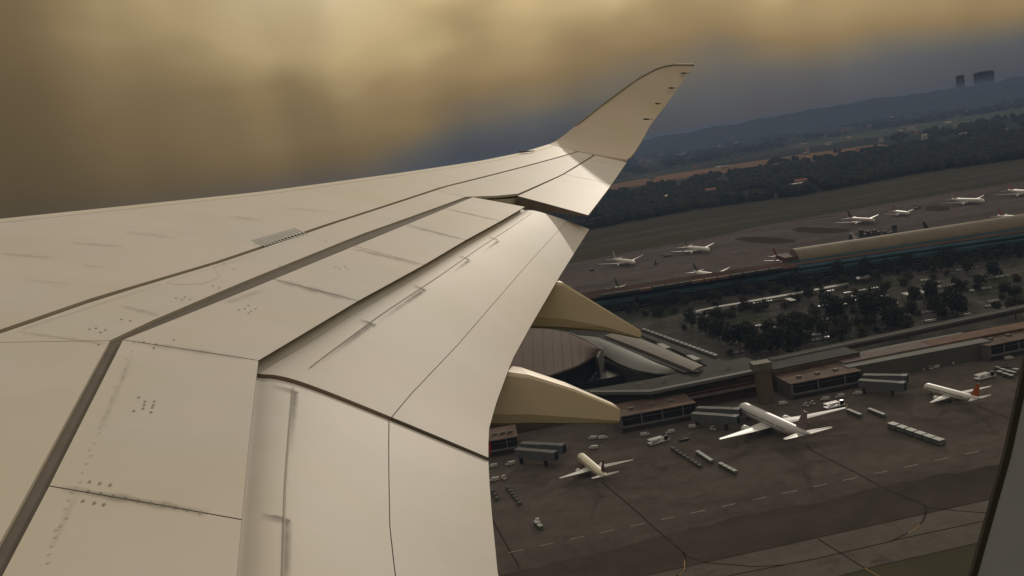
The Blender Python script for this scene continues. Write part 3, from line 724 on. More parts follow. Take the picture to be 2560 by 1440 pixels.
tow = thing('service_tower', 'square olive stair tower standing up from the pier between two gate lounges', 'tower')
a_, b_ = G(1903, 1012, 0), G(1937, 1006, 0)
mb = MB(); mb.prism([xy(a_), xy(b_), (b_.x, b_.y+6), (a_.x, a_.y+6)], 0, 19.5); part('shaft', mb, mat('olive_shaft', (.075, .06, .036), .8, .2, .3), tow)
mb = MB(); mb.prism([(a_.x-1.6, a_.y-.4), (b_.x+.6, b_.y-.4), (b_.x+.6, b_.y+7), (a_.x-1.6, a_.y+7)], 17.4, 21.2); part('head', mb, mat('olive_head', (.085, .08, .06), .8, .15, .3), tow)
for z in (4, 8, 12, 15.5):
    mb = MB(); mb.prism([(a_.x-.12, a_.y-.15), (b_.x+.12, b_.y-.15), (b_.x+.12, b_.y+.3), (a_.x-.12, a_.y+.3)], z, z+.5); part('shaft_band', mb, B_ROOFB, tow)
# big curved hall between the fairings
hall = thing('curved_roof_hall', 'terminal hall with sweeping mauve tiled roof seen between the two flap fairings', 'building')
def roofpatch(name, front, back, zf, zb, bow, m, par, n=14, k=8, th=1.0):
    """front/back: pixel polylines; heights along them; closed slab"""
    v = []; N = n+1
    def samp(pts, t):
        u = t*(len(pts)-1); i = min(int(u), len(pts)-2); return lerp(pts[i][0], pts[i+1][0], u-i), lerp(pts[i][1], pts[i+1][1], u-i)
    for i in range(n+1):
        t = i/n; F = G(*samp(front, t), zf(t)); B = G(*samp(back, t), zb(t))
        for j in range(k+1):
            q = j/k; p = F.lerp(B, q); v.append((p.x, p.y, p.z+bow*math.sin(math.pi*q)))
    nv = len(v); v += [(x, y, z-th) for x, y, z in v]; f = []
    for i in range(n):
        for j in range(k):
            q = (i*(k+1)+j, (i+1)*(k+1)+j, (i+1)*(k+1)+j+1, i*(k+1)+j+1); f += [q, tuple(x+nv for x in q)[::-1]]
    def side(s):
        for x, y in zip(s, s[1:]): f.append((x, y, y+nv, x+nv))
    side([i*(k+1) for i in range(n+1)]); side([i*(k+1)+k for i in range(n+1)]); side(list(range(k+1))); side([n*(k+1)+j for j in range(k+1)])
    o = obj(name, v, f, m, par); bm = bmesh.new(); bm.from_mesh(o.data); bmesh.ops.recalc_face_normals(bm, faces=bm.faces); bm.to_mesh(o.data); bm.free()
    return o
roofpatch('tiled_roof', [(1150, 960), (1300, 950), (1376, 937), (1440, 915), (1490, 886)], [(1150, 850), (1300, 818), (1370, 822), (1430, 832), (1505, 874)], lambda t: 17+3*t, lambda t: 24, 1.5, bm_('mauve_roof_tiles', (.105, .078, .066), rough=.75, amt=.3, scale=1.2, detail=2), hall)
for i_ in range(9):
    tt = .18+i_*.09
    def _at(pts, t):
        u = t*(len(pts)-1); k_ = min(int(u), len(pts)-2); return (lerp(pts[k_][0], pts[k_+1][0], u-k_), lerp(pts[k_][1], pts[k_+1][1], u-k_))
    Fp = [(1150, 960), (1300, 950), (1376, 937), (1440, 915), (1490, 886)]; Bp = [(1150, 850), (1300, 818), (1370, 822), (1430, 832), (1505, 874)]
    roofpatch('roof_rib', [_at(Fp, tt), _at(Fp, tt+.008)], [_at(Bp, tt), _at(Bp, tt+.008)], lambda t: 17.15+3*tt, lambda t: 24.15, 1.5, B_ROOFM, hall, n=1, th=.5)
roofpatch('roof_rim', [(1425, 832), (1465, 850), (1506, 874)], [(1423, 829), (1467, 847), (1508, 871)], lambda t: 24.4, lambda t: 24.6, 0, B_BEAM, hall, th=.6)
mb = MB(); mb.prism([xy(G(*q, 18)) for q in ((1240, 955), (1376, 938), (1440, 917), (1484, 889), (1500, 870), (1300, 850))], 0, 17.0); part('glass_wall', mb, B_GLASS, hall)
mb = MB(); mb.prism([xy(G(*q, 18)) for q in ((1486, 893), (1499, 880), (1508, 878), (1496, 900))], 0, 19.5); part('end_pillar', mb, B_GREY, hall)
mb = MB(); mb.prism([xy(G(*q, 8)) for q in ((1380, 975), (1565, 935), (1560, 915), (1400, 940))], 0, 8); part('dark_podium', mb, B_GLASS, hall)
hall2 = thing('curved_roof_link', 'grey curved roof building with a tan stripe running toward the pier', 'building')
roofpatch('curved_roof', [(1420, 862), (1508, 886), (1545, 908), (1590, 925), (1645, 934), (1700, 931)], [(1440, 838), (1490, 842), (1540, 862), (1590, 884), (1640, 905), (1712, 930)], lambda t: 14-2*t, lambda t: 17-4.6*t, 1.0, B_CURVE, hall2, th=.8)
roofpatch('dark_gutter', [(1490, 842), (1600, 889), (1712, 931)], [(1512, 840), (1620, 882), (1735, 927)], lambda t: 14, lambda t: 14, 0, B_GREYD, hall2, th=.8)
roofpatch('tan_roof_stripe', [(1512, 838), (1620, 880), (1733, 926)], [(1560, 830), (1650, 866), (1758, 914)], lambda t: 15.2, lambda t: 15.2, .4, B_TANS, hall2, th=1.2)
mb = MB(); mb.prism([xy(G(*q, 11)) for q in ((1510, 905), (1590, 935), (1690, 936), (1745, 922), (1590, 862), (1500, 850))], 0, 11.6); part('wall', mb, B_GREYD, hall2)
# covered walkway along the car park and small flat roofs
def flat_canopy(label, pts, z, h=.5, cat='canopy', name='walkway_canopy', m=None, group=None, legs=True):
    t = thing(name, label, cat, group=group); ps = [G(x, y, z) for x, y in pts]
    mb = MB(); mb.prism([xy(p) for p in ps], z-h, z); part('roof', mb, m or B_BEAM, t)
    if legs:
        for p in ps:
            c = sum(ps, Vector())/len(ps); q = p.lerp(c, .12); mb = MB(); mb.box(q.x-.2, q.x+.2, q.y-.2, q.y+.2, -.1, z-h-.002); part('post', mb, B_GREYD, t)
    return t
def strip_px(a, b, w): return [(a[0], a[1]), (b[0], b[1]), (b[0]+2, b[1]-w), (a[0]+2, a[1]-w)]
CP = mat('pale_canopy', (.135, .132, .12), .7, .15, .2)
for lab, a_, b_, w in (('long pale walkway canopy in the car park, left piece', (1708, 786), (1790, 769), 4), ('long pale walkway canopy in the car park, middle piece', (1795, 768), (1868, 756), 4),
    ('long pale walkway canopy in the car park, main right piece', (1868, 756), (2010, 731), 4.5), ('far end piece of the long pale walkway canopy in the car park', (2032, 727), (2120, 710), 4.5), ('short pale canopy beyond the long walkway', (2140, 698), (2188, 690), 6)):
    flat_canopy(lab, strip_px(a_, b_, w), 4, m=CP, group='pale walkway canopies')
for lab, c in (('square pale kiosk roof near the walkway middle', (1976, 748)), ('left of two small pale roofs past the walkway', (2067, 764)), ('right of two small pale roofs past the walkway', (2104, 757)), ('left of two pale roofs among far car park trees', (2267, 734)), ('right of two pale roofs among far car park trees', (2302, 728))):
    flat_canopy(lab, [(c[0]-15, c[1]-1), (c[0]+1, c[1]+4), (c[0]+15, c[1]+2), (c[0]-1, c[1]-4)], 5, .6, 'kiosk', 'kiosk', CP, 'small pale roofs in the car park')
for lab, c in (('pale flat roof beside the upper flap fairing tip', (1658, 864)), ('pale flat roof just above the tan striped roof end', (1733, 893))):
    flat_canopy(lab, [(c[0]-18, c[1]-5), (c[0]+3, c[1]+7), (c[0]+20, c[1]+4), (c[0]-2, c[1]-6)], 8, 2, 'kiosk', 'kiosk', CP, 'pale flat roofs by the curved building')
t = thing('elevated_road', 'elevated road with pale ribbed parapets sloping down beside the curved building', 'road')
roofpatch('deck', [(1590, 832), (1700, 880), (1790, 925)], [(1612, 824), (1725, 868), (1815, 904)], lambda t: 7, lambda t: 7, 0, B_GREYD, t, th=1.2)
for i in range(18):
    q0 = (lerp(1603, 1790, i/18), lerp(822, 890, i/18)); q1 = (lerp(1603, 1790, (i+.8)/18), lerp(822, 890, (i+.8)/18))
    a_, b_ = G(*q0, 8.4), G(*q1, 8.4); mb = MB(); mb.prism([xy(a_), xy(b_), (b_.x+2.2, b_.y+1.8), (a_.x+2.2, a_.y+1.8)], 6, 8.4); part('parapet_panel', mb, B_CURVE, t)
# far terminal
ft = thing('far_terminal', 'long far terminal with teal glazed front and tan vaulted roof', 'building')
FTL = [(1200, 800), (1500, 748), (1750, 709), (2000, 671), (2280, 630), (2560, 590), (2900, 540)]
front = [G(x, y, 13) for x, y in FTL]
mb = MB()
for i in range(len(front)-1):
    a_, b_ = front[i], front[i+1]; mb.prism([xy(a_), xy(b_), (b_.x, b_.y+34), (a_.x, a_.y+34)], 0, 7.5)
part('glass_front', mb, B_GLASS, ft)
mb = MB()
for i in range(len(front)-1):
    a_, b_ = front[i], front[i+1]; q_ = 3 if i > 2 else 0
    mb.prism([(a_.x, a_.y-3), (b_.x, b_.y-3), (b_.x, b_.y+30), (a_.x, a_.y+30)], 7.51, [10.5, 10.5, 13, 13])
    if i > 2: mb.prism([(a_.x, a_.y+2), (b_.x, b_.y+2), (b_.x, b_.y+33), (a_.x, a_.y+33)], 12.0, [13.2, 13.2, 15, 15])
part('teal_canopy', mb, B_TEAL, ft)
mb = MB()
for i in range(len(front)-1):
    a_, b_ = front[i], front[i+1]; mb.prism([(a_.x, a_.y+(4 if i < 3 else 12)), (b_.x, b_.y+(4 if i < 3 else 12)), (b_.x, b_.y+40), (a_.x, a_.y+40)], 13.01, 14.5)
part('flat_roof', mb, mat('far_flat_roof', (.058, .038, .029), 1, .35, .02, spec=0), ft)
for k_ in range(2):
    mb = MB()
    for i in range(len(front)-1):
        a_, b_ = front[i], front[i+1]; z = 2.2+2.8*k_; mb.prism([(a_.x, a_.y-.7), (b_.x, b_.y-.7), (b_.x, b_.y-.05), (a_.x, a_.y-.05)], z, z+.5)
    part('floor_band', mb, B_GREY, ft)
nm = 0
for i in range(len(front)-1):
    a_, b_ = front[i], front[i+1]; L = (b_-a_).length; k = int(L/14)
    for j in range(k):
        p = a_.lerp(b_, j/k); mb = MB(); mb.box(p.x-.25, p.x+.25, p.y-.5, p.y-.06, 0, 7.5); part('mullion', mb, B_GREY, ft); nm += 1
# vault
vl_ = [G(x, y, 14) for x, y in ((1998, 652), (2280, 610), (2560, 568), (2900, 517))]
rings = []
for p in vl_:
    rings.append([(p.x, p.y+14-14*math.cos(math.pi*j/12), 14+9.5*math.sin(math.pi*j/12)) for j in range(13)])
mb = MB(); mb.tube(rings); part('vaulted_roof', mb, B_TAN, ft, smooth=False)
mb = MB(); p = vl_[0]; mb.prism([(p.x-12, p.y+1), (p.x-.1, p.y+1), (p.x-.1, p.y+27), (p.x-12, p.y+27)], 14.51, 18.5); part('vault_end_block', mb, B_BROWN, ft)
for i in range(14):
    x = 1520+i*33; p = G(x, 744-(x-1500)*.153, 16); mb = MB(); mb.box(p.x-5, p.x+5, p.y+8, p.y+14, 14.5, 16.6); part('roof_plant', mb, B_ORANGE if i in (3, 7, 8, 9) else B_GREYD, ft)
long_edge = lines('apron_kerb_line', [[(1420, 745), (1560, 716), (1700, 690), (1860, 662), (1960, 655)]], 2.2, -.05, B_GREYD)
# pier arms seen beyond the roof
for lab, q0, q1 in (('dark boarding arm beside the green tailed airliner', (1650, 712), (1710, 700)), ('dark boarding arm at the left far stand', (1500, 738), (1545, 728))):
    a_, b_ = G(*q0, 8), G(*q1, 8); t = thing('boarding_arm', lab, 'jet bridge', (a_.x, a_.y, 0), 'boarding arms of the far terminal')
    d = (b_-a_).normalized(); nn = Vector((-d.y, d.x, 0))*4
    mb = MB(); mb.prism([xy(a_), xy(b_), xy(b_+nn), xy(a_+nn)], 3.5, 8); part('tunnel', mb, B_BROWN, t); mb = MB(); mb.prism([xy(b_-d*2), xy(b_), xy(b_+nn), xy(b_-d*2+nn)], 0, 3.49); part('leg', mb, B_GREYD, t)

# ================================================================== PARKED AIRLINERS
PW = mat('fuselage_white', (.52, .51, .49), .4, .05, .2, spec=.4)
PG = mat('wing_grey', (.34, .34, .33), .45, .08, .2, spec=.4)
PD = mat('engine_dark', (.02, .02, .02), .5, .1, .5)
PWIN = mat('cabin_window_dark', (.05, .05, .055), .4, .1, .5)
def airliner(L, span, rad, twin_r, fin_h, belly):
    """nose at +Y; origin on the ground under mid fuselage"""
    root = empty('parked_airliner'); kids = []
    prof = [(0, .03, -.22), (.006, .36, -.18), (.02, .66, -.1), (.04, .86, -.04), (.07, .98, 0), (.11, 1, 0), (.62, 1, 0), (.74, .9, .09), (.85, .66, .30), (.93, .42, .50), (.985, .2, .66), (1, .05, .70)]
    zc = belly+rad; m = MB(); rings = []
    for u, r, dz in prof:
        y = L/2-u*L; rings.append([(r*rad*math.cos(2*math.pi*j/20), y, zc+dz*rad+r*rad*math.sin(2*math.pi*j/20)) for j in range(20)])
    m.tube(rings); fu = m.build('fuselage', PW, root, True); kids.append(fu)
    sub = []
    m = MB()
    for s in (-1, 1):
        for (u0, u1) in ((.09, .36), (.38, .60), (.62, .74)):
            y0, y1 = L/2-u0*L, L/2-u1*L; x = s*rad*1.0; zz = zc+rad*.22; q = [(x*.985+s*.03, y0, zz-.17), (x*.985+s*.03, y1, zz-.17), (x*.95+s*.03, y1, zz+.17), (x*.95+s*.03, y0, zz+.17)]
            m.add(q, [(0, 1, 2, 3)])
    sub.append(m.build('window_row', PWIN, fu))
    m = MB(); y = L/2-.028*L; r = rad*.66
    m.add([(r*math.cos(a), y-abs(math.cos(a))*rad*.35, zc+.15*rad+r*math.sin(a)*.62) for a in (.25, .8, 1.3, 1.84, 2.34, 2.89)]+[(r*1.13*math.cos(a), y-.022*L*.8-abs(math.cos(a))*rad*.35, zc+.28*rad+r*1.13*math.sin(a)*.68) for a in (.25, .8, 1.3, 1.84, 2.34, 2.89)], [(i, i+1, i+7, i+6) for i in range(5)])
    sub.append(m.build('cockpit_window', PD, fu)); KIDS[fu] = sub
    for s in (-1, 1):
        m = MB(); secs = []
        for t_, (fr, ch, th) in {0: (.37, .165, .022), .36: (.475, .10, .011), 1: (.635, .028, .003)}.items():
            x = s*lerp(rad*.6, span/2, t_); y0 = L/2-fr*L; c = ch*L; z = zc-rad*.55+t_**1.3*span*.05; secs.append([(x, y0, z), (x, y0-c*.3, z+th*L*.6), (x, y0-c*.75, z+th*L*.35), (x, y0-c, z), (x, y0-c*.6, z-th*L*.3), (x, y0-c*.2, z-th*L*.45)])
        m.tube(secs); w = m.build('wing', PG, root); kids.append(w)
        if True:
            m = MB(); x = s*span/2; y = L/2-.65*L; z = zc-rad*.55+span*.05
            m.tube([[(x, y+.004*L, z), (x, y-.012*L, z), (x+s*.08, y-.008*L, z+.05)], [(x+s*.35, y-.018*L, z+span*.033), (x+s*.35, y-.026*L, z+span*.033), (x+s*.40, y-.022*L, z+span*.033)]]); wl_ = m.build('winglet', PG, w); KIDS[w] = [wl_]
        m = MB(); secs = []
        for t_, fr, ch in ((0, .875, .085), (1, .955, .03)):
            x = s*lerp(rad*.2, span*.18, t_); y0 = L/2-fr*L; c = ch*L; z = zc+rad*.35+t_*rad*.3; secs.append([(x, y0, z), (x, y0-c*.35, z+.25), (x, y0-c, z), (x, y0-c*.4, z-.2)])
        m.tube(secs); kids.append(m.build('tailplane', PG, root))
        m = MB(); x = s*span*.165; yc = L/2-.36*L; z = zc-rad*.98
        m.cyl((x, yc, z), (x, yc-.030*L, z), twin_r*.92, 14, twin_r); m.cyl((x, yc-.030*L, z), (x, yc-.085*L, z), twin_r, 14, twin_r*.62)
        e = m.build('engine', PW, root); kids.append(e); m = MB(); m.cyl((x, yc+.04, z), (x, yc-.2, z), twin_r*.78, 14); KIDS[e] = [m.build('engine_intake', PD, e)]
        m = MB(); m.box(x-.15, x+.15, yc-.09*L, yc-.03*L, z+twin_r*.7, zc-rad*.35); kids.append(m.build('pylon', PG, root))
        m = MB(); x = s*rad*1.25; yy = L/2-.53*L; m.cyl((x, yy, .9), (x, yy, zc-rad*.6), .22, 8); m.cyl((x-.5, yy, .62), (x+.5, yy, .62), .62, 12); kids.append(m.build('main_gear', PD, root))
    m = MB(); yy = L/2-.10*L; m.cyl((0, yy, .5), (0, yy, zc-rad*.8), .14, 8); m.cyl((-.3, yy, .42), (.3, yy, .42), .42, 12); kids.append(m.build('nose_gear', PD, root))
    m = MB(); secs = []
    for z, y0, c, th in ((zc+rad*.55, .80, .155, .30), (zc+rad*1.0+fin_h*.1, .835, .125, .28), (zc+rad+fin_h, .945, .052, .12)):
        y = L/2-y0*L; c *= L; secs.append([(0, y, z), (th, y-c*.35, z), (.02, y-c, z), (-.02, y-c, z), (-th, y-c*.35, z)])
    m.tube(secs); fin = m.build('tail_fin', PW, root); kids.append(fin)
    KIDS[root] = kids; return root
A_S = airliner(34.5, 34.1, 2.0, 1.15, 5.9, 1.5)
A_W = airliner(60, 64, 3.05, 1.75, 8.6, 1.9)
def fin_mat(n, c): return mat('fin_'+n, c, .5, .12, .3)
def has_fin(o, m):
    for ch in [c for c in o.children]:
        if ch.name.startswith('tail_fin'):
            ch.material_slots[0].link = 'OBJECT'; ch.material_slots[0].material = m
used = set()
def park(proto, nose, tail, zn, zt, label, fm, group='parked airliners', scale=1, fus=None, offs=0):
    a, b = G(*nose, zn), G(*tail, zt); d = a-b; d.z = 0
    o = proto if proto not in used else copy_tree(proto); used.add(proto)
    hd = math.atan2(-d.x, d.y); c = (a+b)/2; o.location = (c.x, c.y, 0); o.rotation_euler.z = hd; o.scale = (scale,)*3
    tag(o, label, 'airliner', group)
    bpy.context.view_layer.update()
    has_fin(o, fm)
    fus = fus or PW
    if fus:
        for ch in o.children:
            if ch.name.startswith('fuselage'): ch.material_slots[0].link = 'OBJECT'; ch.material_slots[0].material = fus
    return o
GN, GF = 'airliners parked on the near apron', 'airliners parked on the far apron'
CREAM = mat('fuselage_cream', (.56, .53, .42), .45, .05, .2)
park(A_S, (1451, 1138), (1513, 1184), 4, 5.4, 'small cream airliner with brown red fin parked nearest the lower flap fairing', fin_mat('brown', (.10, .025, .015)), GN, fus=CREAM)
park(A_W, (1862, 1021), (2012, 1079), 5.0, 7, 'largest near apron airliner, white with a pinkish grey fin', fin_mat('pinkgrey', (.17, .12, .12)), GN, fus=mat('fuselage_cool_white', (.42, .415, .42), .4, .05, .2))
park(A_S, (2321, 965), (2443, 990), 4, 5.4, 'small white airliner with orange fin beside the window frame', fin_mat('orange', (.30, .08, .01)), GN)
NWf = fin_mat('white', (.36, .36, .34))
park(A_W, (1584, 655), (1535, 643), 5, 8, 'white far apron airliner with dark engines directly right of the flap tip', NWf, GF, .93)
park(A_W, (1768, 623), (1714, 613), 5, 8, 'white far apron airliner with grey fin left of the first dark grass island', fin_mat('grey', (.10, .10, .09)), GF, .93)
park(A_W, (1796, 690), (1740, 674), 5, 8, 'far apron airliner with green fin, nose hidden by the terminal roof edge', fin_mat('green', (.02, .07, .05)), GF, .9)
park(A_W, (1600, 731), (1541, 713), 5, 8, 'far apron airliner with teal fin just above the upper flap fairing', fin_mat('teal', (.03, .08, .07)), GF, .9)
park(A_S, (1985, 648), (1942, 640), 4, 5.5, 'small far airliner with red fin by the left end of the tan vault', fin_mat('red', (.16, .02, .02)), GF, 1.2)
park(A_W, (2191, 551), (2115, 541), 5, 8, 'far apron airliner with dark fin above the second dark grass island', fin_mat('dark', (.03, .03, .035)), GF, .93, fus=mat('fuselage_rose', (.34, .29, .28), .45, .05, .2))
park(A_S, (2274, 533), (2231, 527), 4, 5, 'smallest far airliner, orange fin, left of a dark grass patch', fin_mat('orangered', (.22, .05, .02)), GF, 1.1)
park(A_W, (2460, 501), (2379, 494), 5, 8, 'white far airliner with pale pink fin second from the right edge', fin_mat('palepink', (.25, .2, .2)), GF, .95)
park(A_W, (2602, 481), (2514, 472), 5, 8, 'far airliner with pink fin cut by the right edge', fin_mat('pink', (.30, .12, .13)), GF, .97)
park(A_W, (2395, 580), (2325, 571), 5, 8, 'far airliner with black fin partly hidden behind the tan vault', fin_mat('black', (.012, .012, .016)), GF, .9)
park(A_W, (2580, 545), (2507, 535), 5, 8, 'far airliner with rose fin partly hidden behind the tan vault at right', fin_mat('rose', (.24, .10, .11)), GF, .9)
park(A_W, (2210, 607), (2136, 596), 5, 8, 'far airliner with plain white fin behind the dark container row', NWf, GF, .85)

# ================================================================== GROUND VEHICLES
VW, VD, VG, VY = mat('van_white', (.27, .27, .26), .5, .08, .5), mat('dark_glass_small', (.015, .016, .018), .3, .1, 1), mat('cart_green', (.055, .065, .05), .8, .3, .5), mat('cart_top_pale', (.25, .26, .25), .7, .15, .8)
TY = mat('tyre_rubber', (.012, .012, .012), .9, .1, 3)
DK = mat('dark_equipment', (.028, .026, .022), .8, .3, .6)
def wheels(root, xs, ys, r):
    out = []
    for x in xs:
        for y in ys: m = MB(); m.cyl((x-.12, y, r), (x+.12, y, r), r, 8); out.append(m.build('wheel', TY, root))
    return out
def p_van():
    r = empty('service_van'); k = []
    m = MB(); m.tube([[(-.95, y, .4), (.95, y, .4), (.95, y, z*.62), (.82, y, z), (-.82, y, z), (-.95, y, z*.62)] for y, z in ((-2.6, 2.0), (1.2, 2.05), (1.8, 1.35), (2.5, 1.15))]); k.append(m.build('body', VW, r))
    m = MB(); m.add([(-.8, 1.28, 1.98), (.8, 1.28, 1.98), (.86, 1.84, 1.33), (-.86, 1.84, 1.33)], [(0, 3, 2, 1)]); k.append(m.build('windscreen', VD, r))
    KIDS[r] = k+wheels(r, (-.9, .9), (-1.7, 1.7), .36); return r
def p_tug():
    r = empty('baggage_tug'); k = []
    m = MB(); m.box(-.85, .85, -1.5, 1.6, .35, 1.0, taper=.94); k.append(m.build('body', VW, r))
    m = MB(); m.box(-.75, .75, -.7, .5, 1.9, 2.0); [m.box(x-.05, x+.05, y-.05, y+.05, 1.0, 1.9) for x in (-.65, .65) for y in (-.6, .4)]; k.append(m.build('canopy', VW, r))
    m = MB(); m.box(-.4, .4, -.5, .2, 1.0, 1.45); k.append(m.build('seat', VD, r)); KIDS[r] = k+wheels(r, (-.8, .8), (-1.0, 1.1), .34); return r
def p_dolly(covered, mname):
    r = empty(mname); k = []
    m = MB(); m.box(-.8, .8, -1.45, 1.45, .45, .62); m.box(-.06, .06, 1.45, 2.0, .48, .56); k.append(m.build('bed', VG, r))
    m = MB(); m.box(-.75, .75, -1.35, 1.35, .63, 1.65 if covered else 1.1, taper=.93); k.append(m.build('cover' if covered else 'load', VG if covered else DK, r))
    if covered: m = MB(); m.box(-.82, .82, -1.42, 1.42, 1.651, 1.75); k.append(m.build('top', VY, r))
    KIDS[r] = k+wheels(r, (-.7, .7), (-1.0, 1.0), .24); return r
def p_container():
    r = empty('cargo_container'); k = []
    m = MB(); m.prism([(-1.5, -2.2), (1.5, -2.2), (1.5, 2.2), (-1.5, 2.2)], .55, 2.5, taper=.97); k.append(m.build('box', mat('container_grey', (.075, .08, .075), .7, .15, .5), r))
    m = MB(); m.box(-1.5, 1.5, -2.2, 2.2, 2.5, 2.6); k.append(m.build('lid', mat('container_lid', (.17, .18, .17), .6, .1, .5), r))
    m = MB(); m.box(-1.55, 1.55, -2.3, 2.3, .35, .549); k.append(m.build('pallet', DK, r)); KIDS[r] = k+wheels(r, (-1.2, 1.2), (-1.5, 1.5), .2); return r
def p_loader():
    r = empty('cargo_loader'); k = []
    m = MB(); m.box(-1.8, 1.8, -5, 5, .5, 1.1); k.append(m.build('chassis', VW, r))
    m = MB(); m.box(-1.6, 1.6, -5, 2.2, 2.4, 2.7); [m.box(-1.6, 1.6, y, y+.25, 2.7, 2.82) for y in (-4.5, -3, -1.5, 0, 1.5)]; k.append(m.build('platform', VW, r))
    for s in (-1, 1):
        m = MB(); m.cyl((s*1.5, -4, 1.1), (s*1.5, 1.5, 2.4), .14, 6); m.cyl((s*1.5, 1.5, 1.1), (s*1.5, -4, 2.4), .14, 6); k.append(m.build('scissor_arm', DK, r))
    m = MB(); m.box(.4, 1.7, 2.8, 4.4, 1.1, 3.1, taper=.9); k.append(m.build('cab', VD, r)); m = MB(); m.box(-1.6, .2, 2.6, 5.4, 1.2, 1.5); k.append(m.build('bridge_deck', VW, r))
    KIDS[r] = k+wheels(r, (-1.6, 1.6), (-3.8, 3.8), .45); return r
def p_belt():
    r = empty('belt_loader'); k = []
    m = MB(); m.box(-1, 1, -2.5, 2.2, .4, 1.0); k.append(m.build('body', DK, r))
    m = MB(); m.tube([[(-.5, -3.6, .9), (.5, -3.6, .9), (.5, -3.6, 1.15), (-.5, -3.6, 1.15)], [(-.5, 4.2, 2.7), (.5, 4.2, 2.7), (.5, 4.2, 2.95), (-.5, 4.2, 2.95)]]); k.append(m.build('conveyor', DK, r)); KIDS[r] = k+wheels(r, (-.9, .9), (-1.6, 1.5), .4); return r
PV, PT, PDo, PDc, PC, PL_, PB = p_van(), p_tug(), p_dolly(False, 'open_dolly'), p_dolly(True, 'baggage_cart'), p_container(), p_loader(), p_belt()
def put(proto, px, py, rz, label, cat, group):
    o = proto if proto not in used else copy_tree(proto); used.add(proto); p = G(px, py); o.location = (p.x, p.y, -.1); o.rotation_euler.z = rz; tag(o, label, cat, group); return o
vans = [((1613, 1089), 'white van directly below the brown gate lounge glass'), ((1675, 1083), 'white van right of the cargo loader near the gate lounge'), ((1734, 1069), 'white van under the front jet bridge by the gate lounge'),
 ((1482, 1098), 'left of two white vans under the lower flap fairing'), ((1508, 1097), 'right of two white vans under the lower flap fairing'), ((1484, 1122), 'white van just above the cream airliner nose'), ((1276, 1162), 'white van below the red walled gate lounge bridges'),
 ((1232, 1168), 'pale van at the flap edge near the red wall'), ((1236, 1202), 'white van by the flap edge left of the baggage train'), ((1959, 1011), 'white van below the olive stair tower'),
 ((2063, 1000), 'left white van before the central gate lounge'), ((2100, 993), 'right white van before the central gate lounge'), ((2144, 986), 'white van under the jet bridge right of the central lounge'), ((2255, 934), 'white van right of the rear jet bridge'),
 ((2291, 926), 'first white van along the grey pier wall'), ((2337, 920), 'second white van along the grey pier wall'), ((2374, 912), 'third white van along the grey pier wall'), ((2448, 895), 'fourth white van along the grey pier wall'), ((2468, 891), 'fifth white van along the grey pier wall'), ((2523, 898), 'white van by the window frame below the orange roofed lounge')]
for i, (q, lab) in enumerate(vans): put(PV, *q, R.choice((1.5, 1.3, -1.6, .2, 1.7)), lab, 'van', 'white service vans on the near apron').scale = (.85,)*3
for q, lab in (((1782, 1075), 'tug beside the nose of the largest near airliner'), ((2015, 1016), 'left tug above the tail of the largest near airliner'), ((2031, 1011), 'right tug above the tail of the largest near airliner'), ((1260, 1198), 'tug heading the baggage train by the flap edge'), ((1345, 1307), 'lone tug on the open apron below the cream airliner'), ((2305, 925), 'tug between vans along the grey pier wall'), ((2325, 923), 'tug left of the second van along the grey wall')):
    put(PT, *q, .35+R.uniform(-.2, .2), lab, 'tug', 'baggage tugs on the near apron')
put(PL_, 1647, 1107, -1.25, 'white scissor cargo loader below the gate lounge glass', 'loader', 'cargo loaders'); put(PL_, 2086, 1018, -1.3, 'white cargo loader right of the largest near airliner fin', 'loader', 'cargo loaders')
put(PL_, 2462, 946, -1.3, 'pale flat loader above the orange fin', 'loader', 'cargo loaders')
put(PB, 1711, 1101, -1.4, 'dark belt loader at the head of the dark dolly train', 'belt loader', 'belt loaders'); put(PB, 2510, 922, -1.3, 'dark belt loader by the window frame', 'belt loader', 'belt loaders')
def train(proto, a, b, n, label, cat, group):
    p, q = G(*a), G(*b); hd = math.atan2(-(q-p).x, (q-p).y)
    for i in range(n):
        px, py = lerp(a[0], b[0], i/(n-1)), lerp(a[1], b[1], i/(n-1)); pos = ('first', 'second', 'third', 'fourth', 'fifth', 'sixth', 'seventh', 'eighth')[i]
        put(proto, px, py, hd, f'{pos} {label}', cat, group)
train(PDo, (1683, 1124), (1749, 1167), 8, 'from the loader end of the dark dolly train left of the widebody', 'dolly', 'dark dolly train')
train(PDc, (1747, 1137), (1777, 1157), 5, 'pale topped cart from the top of the train beside the dark dollies', 'baggage cart', 'upper cart train')
train(PDc, (1804, 1167), (1836, 1184), 4, 'pale topped cart from the top of the short train under the wing tip', 'baggage cart', 'lower cart train')
train(PDo, (1270, 1222), (1299, 1260), 6, 'from the top of the dolly train by the flap edge', 'dolly', 'flap edge dolly train')
train(PDo, (1233, 1230), (1243, 1248), 3, 'from the top of the short dolly row touching the flap', 'dolly', 'short dolly row')
train(PDc, (1343, 1314), (1351, 1322), 2, 'cart behind the lone tug on the open apron', 'baggage cart', 'lone tug carts')
train(PDc, (2124, 1032), (2148, 1042), 4, 'cart from the left of the row at the widebody wing tip', 'baggage cart', 'wing tip carts')
train(PDc, (2177, 1030), (2207, 1042), 4, 'cart from the left of the row right of the wing tip', 'baggage cart', 'middle carts')
train(PC, (2235, 1072), (2347, 1111), 6, 'grey cargo container from the left in the diagonal row of six', 'container', 'row of six cargo containers')
for i, q in enumerate(((2495, 925), (2508, 930), (2521, 934), (2534, 937), (2500, 936), (2514, 941), (2527, 945), (2540, 930))):
    put(PDc, *q, .3, ['cart in the cluster by the window frame below the orange roofed lounge']*1 and f'{("upper left", "upper middle", "centre", "far right", "lower left", "lower middle", "lower right", "upper right")[i]} cart of the cluster beside the window frame', 'baggage cart', 'carts by the window frame')
